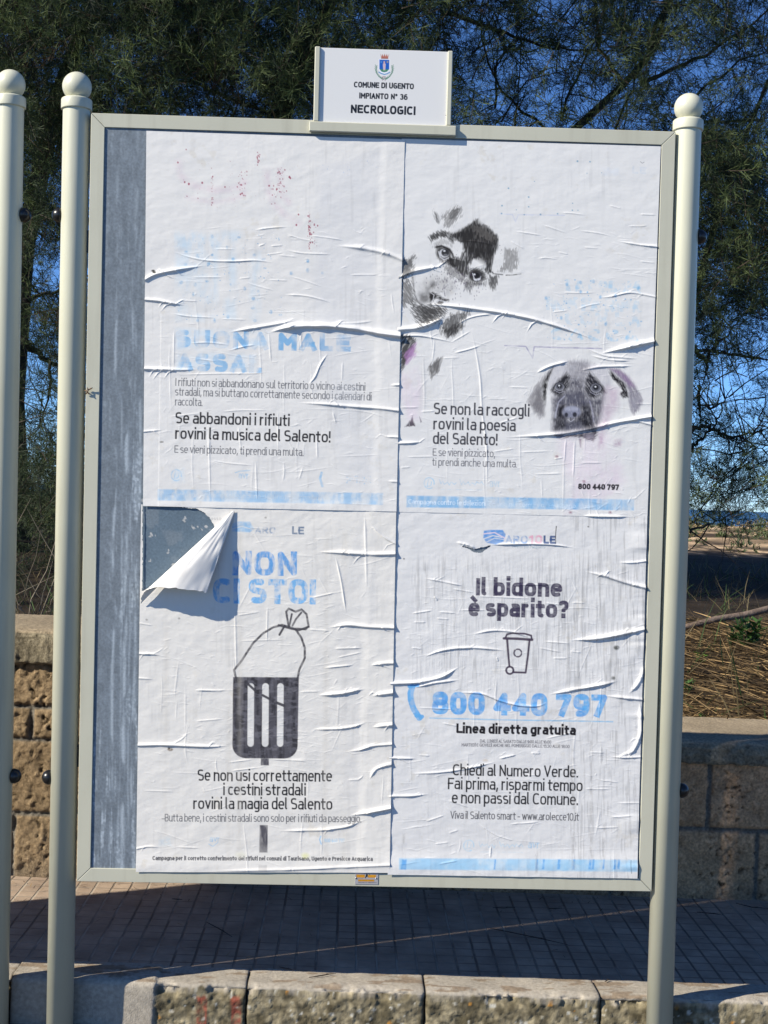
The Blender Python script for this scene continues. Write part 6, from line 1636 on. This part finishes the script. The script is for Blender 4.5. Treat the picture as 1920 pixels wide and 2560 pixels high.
BR = [ # visible limbs: tree, points, radius at the butt, distance behind the board
 (0, [(60, 750), (100, 738), (160, 728), (240, 690)], .022, 4.6), (0, [(50, 850), (95, 880), (130, 905), (220, 960)], .035, 4.8), (0, [(52, 690), (90, 722), (150, 800)], .012, 4.2),
 (0, [(0, 240), (60, 150), (90, 60), (60, -60)], .02, 4.4), (0, [(260, 60), (330, 110), (430, 90), (520, 150)], .012, 4.0), (0, [(130, 905), (120, 1000), (90, 1080)], .014, 4.6),
 (1, [(705, 290), (660, 200), (610, 130), (590, 20), (600, -100)], .02, 4.2), (1, [(705, 290), (690, 180), (640, 100), (480, 40), (380, -20)], .018, 4.0), (1, [(720, 260), (780, 180), (900, 120), (1000, 60), (1060, -60)], .02, 4.0),
 (1, [(720, 300), (560, 240), (440, 190), (330, 160)], .014, 3.6), (1, [(770, 130), (700, 60), (680, -40)], .015, 4.2),
 (2, [(1430, 330), (1370, 330), (1250, 230), (1200, 90), (1215, -60)], .016, 4.6), (2, [(1120, 30), (1200, 60), (1290, 95), (1365, 120), (1450, 124), (1560, 128)], .017, 4.2),
 (2, [(1620, 150), (1640, 60), (1680, 0), (1700, -80)], .026, 4.6), (2, [(1600, 210), (1690, 170), (1790, 120), (1880, 60), (1960, -10)], .02, 4.4), (2, [(1560, 210), (1500, 120), (1490, 20), (1500, -80)], .018, 4.8),
 (2, [(1240, 270), (1243, 150), (1300, 90)], .01, 4.4), (2, [(1400, 300), (1440, 200), (1500, 60), (1560, -60)], .012, 4.2), (2, [(1180, 130), (1230, 95), (1250, 20), (1255, -40)], .007, 3.6),
 (2, [(1250, 300), (1320, 200), (1420, 170), (1520, 90)], .007, 3.4), (2, [(1290, 320), (1300, 180), (1310, 20)], .008, 4.0), (2, [(1540, 330), (1585, 220), (1600, 90), (1590, -20)], .010, 3.8),
 (3, [(1830, 420), (1760, 330), (1740, 240), (1850, 150), (1935, 120)], .018, 4.2), (3, [(1774, 545), (1830, 566), (1875, 592), (1940, 612)], .014, 3.4), (3, [(1875, 592), (1900, 585), (1940, 582)], .008, 3.5),
 (3, [(1690, 302), (1760, 305), (1860, 300), (1940, 296)], .016, 4.4), (3, [(1735, 870), (1765, 906), (1768, 940)], .020, 4.2), (3, [(1762, 900), (1790, 860), (1820, 836), (1850, 800)], .014, 4.2), (3, [(1735, 873), (1800, 880), (1850, 887), (1925, 900)], .014, 4.0),
 (3, [(1728, 800), (1780, 780), (1820, 760), (1900, 740)], .018, 4.4), (3, [(1728, 1072), (1760, 1062), (1782, 1072), (1815, 1090), (1850, 1091), (1890, 1079), (1935, 1070)], .017, 4.0),
 (3, [(1850, 1091), (1870, 1104), (1892, 1121), (1940, 1110)], .009, 4.0), (3, [(1888, 1080), (1905, 1030), (1915, 980)], .007, 4.0), (3, [(1728, 1125), (1755, 1095), (1785, 1070), (1800, 1030), (1830, 970)], .013, 4.2),
 (3, [(1812, 1090), (1825, 1130), (1845, 1148), (1880, 1152)], .005, 3.8), (3, [(1750, 960), (1748, 1010), (1752, 1060)], .014, 4.2), (3, [(1790, 950), (1840, 925), (1880, 895), (1925, 850)], .005, 3.8), (3, [(1766, 1020), (1800, 1012), (1835, 985)], .010, 4.1),
 (3, [(1720, 1330), (1765, 1312), (1800, 1300), (1860, 1270)], .010, 4.2), (3, [(1838, 1100), (1855, 1125), (1868, 1148)], .004, 3.8), (3, [(1740, 1290), (1790, 1210), (1850, 1160), (1900, 1120)], .006, 4.4),
]
for i, (lab, (bx, by), path) in enumerate(TD):
    Yt = by + 2.2
    P_ = [Vector(at(px, py, Yt + .25 * k - .3)) for k, (px, py) in enumerate(path)]
    base = P_[0].copy(); base.z = land(np.array([base.x]), np.array([base.y]))[0] - .05
    root = tag(empty('tamarisk_tree', base), lab, 'tree', 'feathery trees behind the wall')
    tk = MB()
    full = [base] + P_
    tk.tube(full, [q_ * (1, .9, .42, .4)[i] for q_ in (.13, .115, .10, .085, .07, .05, .035, .03)][:len(full)], 10)
    trees.append(dict(root=root, tk=tk, crown=Crown(), limbs=[(P_, .05)]))
rt = np.random.default_rng(500)
for ti, pts, r0, Yb in BR:
    t = trees[ti]
    P_ = [Vector(at(px, py, Yb + 2.2 + .12 * k)) for k, (px, py) in enumerate(pts)]
    # smooth and roughen
    Q_ = []
    for a_, b_ in zip(P_[:-1], P_[1:]):
        for k in range(4): Q_.append(a_.lerp(b_, k / 4) + Vector(rt.normal(0, .008, 3)))
    Q_.append(P_[-1])
    t['tk'].tube(Q_, [r0 * (1 - .72 * k / (len(Q_) - 1)) for k in range(len(Q_))], 6)
    t['limbs'].append((Q_, r0))
# finer branches off the limbs
for t in trees:
    for Q_, r0 in list(t['limbs']):
        nn = 5 if r0 > .008 else 2
        for _ in range(nn):
            k = rt.integers(1, len(Q_)); p = Q_[k - 1].lerp(Q_[k], rt.random())
            d = Vector(rt.normal(0, 1, 3)) + Vector((0, 0, .35)); d.normalize()
            L_ = rt.uniform(.35, .9); path = [p]
            for j in range(5):
                d = (d + Vector(rt.normal(0, .16, 3))).normalized(); path.append(path[-1] + d * L_ / 5)
            t['tk'].tube(path, [.006 * (1 - .17 * j) for j in range(6)], 5)
# foliage: clumps of feathery shoots filled in until the view is covered as in the photograph
AREA = .0062
tx = np.array([p['root'].location.x for p in trees])
rows = [[] for _ in trees]
cell = 40
for px in range(-600, 2560, cell):
    for py in range(-520, 1300, cell):
        inframe = -60 < px < 1980 and py > -60
        tau = depth_at(px, py)
        if tau == 0: continue
        if not inframe: tau = min(tau, .9)
        clump = fbm(np.array(px / 105.0), np.array(py / 95.0), 91, 3)
        tau *= float(np.clip(.15 + 1.75 * sstep(.32, .66, clump), .15, 1.9))
        Ym = 6.3
        n_ = rt.poisson(tau * cell * cell / (AREA * (F / (Ym + 3.62)) ** 2))
        for _ in range(n_):
            Y_ = rt.uniform(4.0, 8.5) if py < 700 else rt.uniform(4.5, 10.0)
            p = at(px + rt.uniform(0, cell), py + rt.uniform(0, cell), Y_)
            if p[2] < land(np.array([p[0]]), np.array([Y_]))[0] + .05: continue
            k = int(np.argmin(np.abs(tx - p[0] + rt.normal(0, .5))))
            rows[k].append(p)
for k, t in enumerate(trees):
    P_ = np.array(rows[k]); n_ = len(P_)
    D_ = rt.normal(0, .75, (n_, 3)) + np.array([-.1, -.25, .35])
    L_ = rt.uniform(.22, .48, n_)
    g1, g2, g3 = np.array([.040, .062, .025]), np.array([.105, .140, .052]), np.array([.013, .022, .013])
    m_ = rt.random((n_, 1))
    tint = np.where(m_ < .45, g1, np.where(m_ < .76, g2, g3)) * rt.uniform(.7, 1.25, (n_, 1))
    dead = rt.random(n_) < .008
    tint[dead] = np.array([.14, .09, .05])
    t['crown'].add(P_, D_, L_, tint, rt)
    # shoots along the limbs
    for Q_, r0 in t['limbs'][1:]:
        m2 = 5
        ks = rt.integers(1, len(Q_), m2)
        pp = np.array([tuple(Q_[a - 1].lerp(Q_[a], rt.random())) for a in ks])
        t['crown'].add(pp, rt.normal(0, 1, (m2, 3)) + np.array([0, 0, .3]), rt.uniform(.2, .4, m2), np.tile(g1, (m2, 1)), rt)
    # the upper crown, above the picture, that shades the ground
    m3 = 900
    up = np.stack([t['root'].location.x + rt.normal(-2.6, 2.2, m3), rt.uniform(3.2, 10.0, m3), rt.uniform(6.0, 8.6, m3)], -1)
    t['crown'].add(up, rt.normal(0, 1, (m3, 3)), rt.uniform(.6, 1.1, m3), np.tile(g1, (m3, 1)), rt)
    o = t['tk'].build('trunk', M_BARK, t['root'], True); o.matrix_parent_inverse = Matrix.Translation(-t['root'].location)
    t['crown'].build(t['root'])
# dark undergrowth at the left, behind the wall
root = tag(empty('dry_bush', (-1.7, 2.3, .88)), 'tangled dry bush with bare grey stems behind the wall, between the left posts', 'bush')
mb = MB(); cr = Crown()
for k in range(70):
    p = Vector((rt.uniform(-2.1, -1.2), rt.uniform(1.7, 3.0), .84)); d = Vector((rt.normal(0, .5), rt.normal(0, .5), 1)).normalized()
    L_ = rt.uniform(.2, .75); path = [p]
    for j in range(4):
        d = (d + Vector(rt.normal(0, .2, 3))).normalized(); path.append(path[-1] + d * L_ / 4)
    mb.tube(path, [.0035, .003, .0024, .0017, .0008], 4)
o = mb.build('stems', noise_mat('dry_stem', (.10, .085, .06), (.2, .17, .13), 40, .9), root); o.matrix_parent_inverse = Matrix.Translation(-root.location)
n_ = 420
P_ = np.stack([rt.uniform(-3.4, -1.3, n_), rt.uniform(3.0, 5.8, n_), .85 + rt.beta(1, 1.4, n_) * .85], -1)
cr.add(P_, rt.normal(0, .6, (n_, 3)) + np.array([0, 0, .7]), rt.uniform(.18, .4, n_), np.tile([.035, .05, .025], (n_, 1)), rt)
cr.build(root)
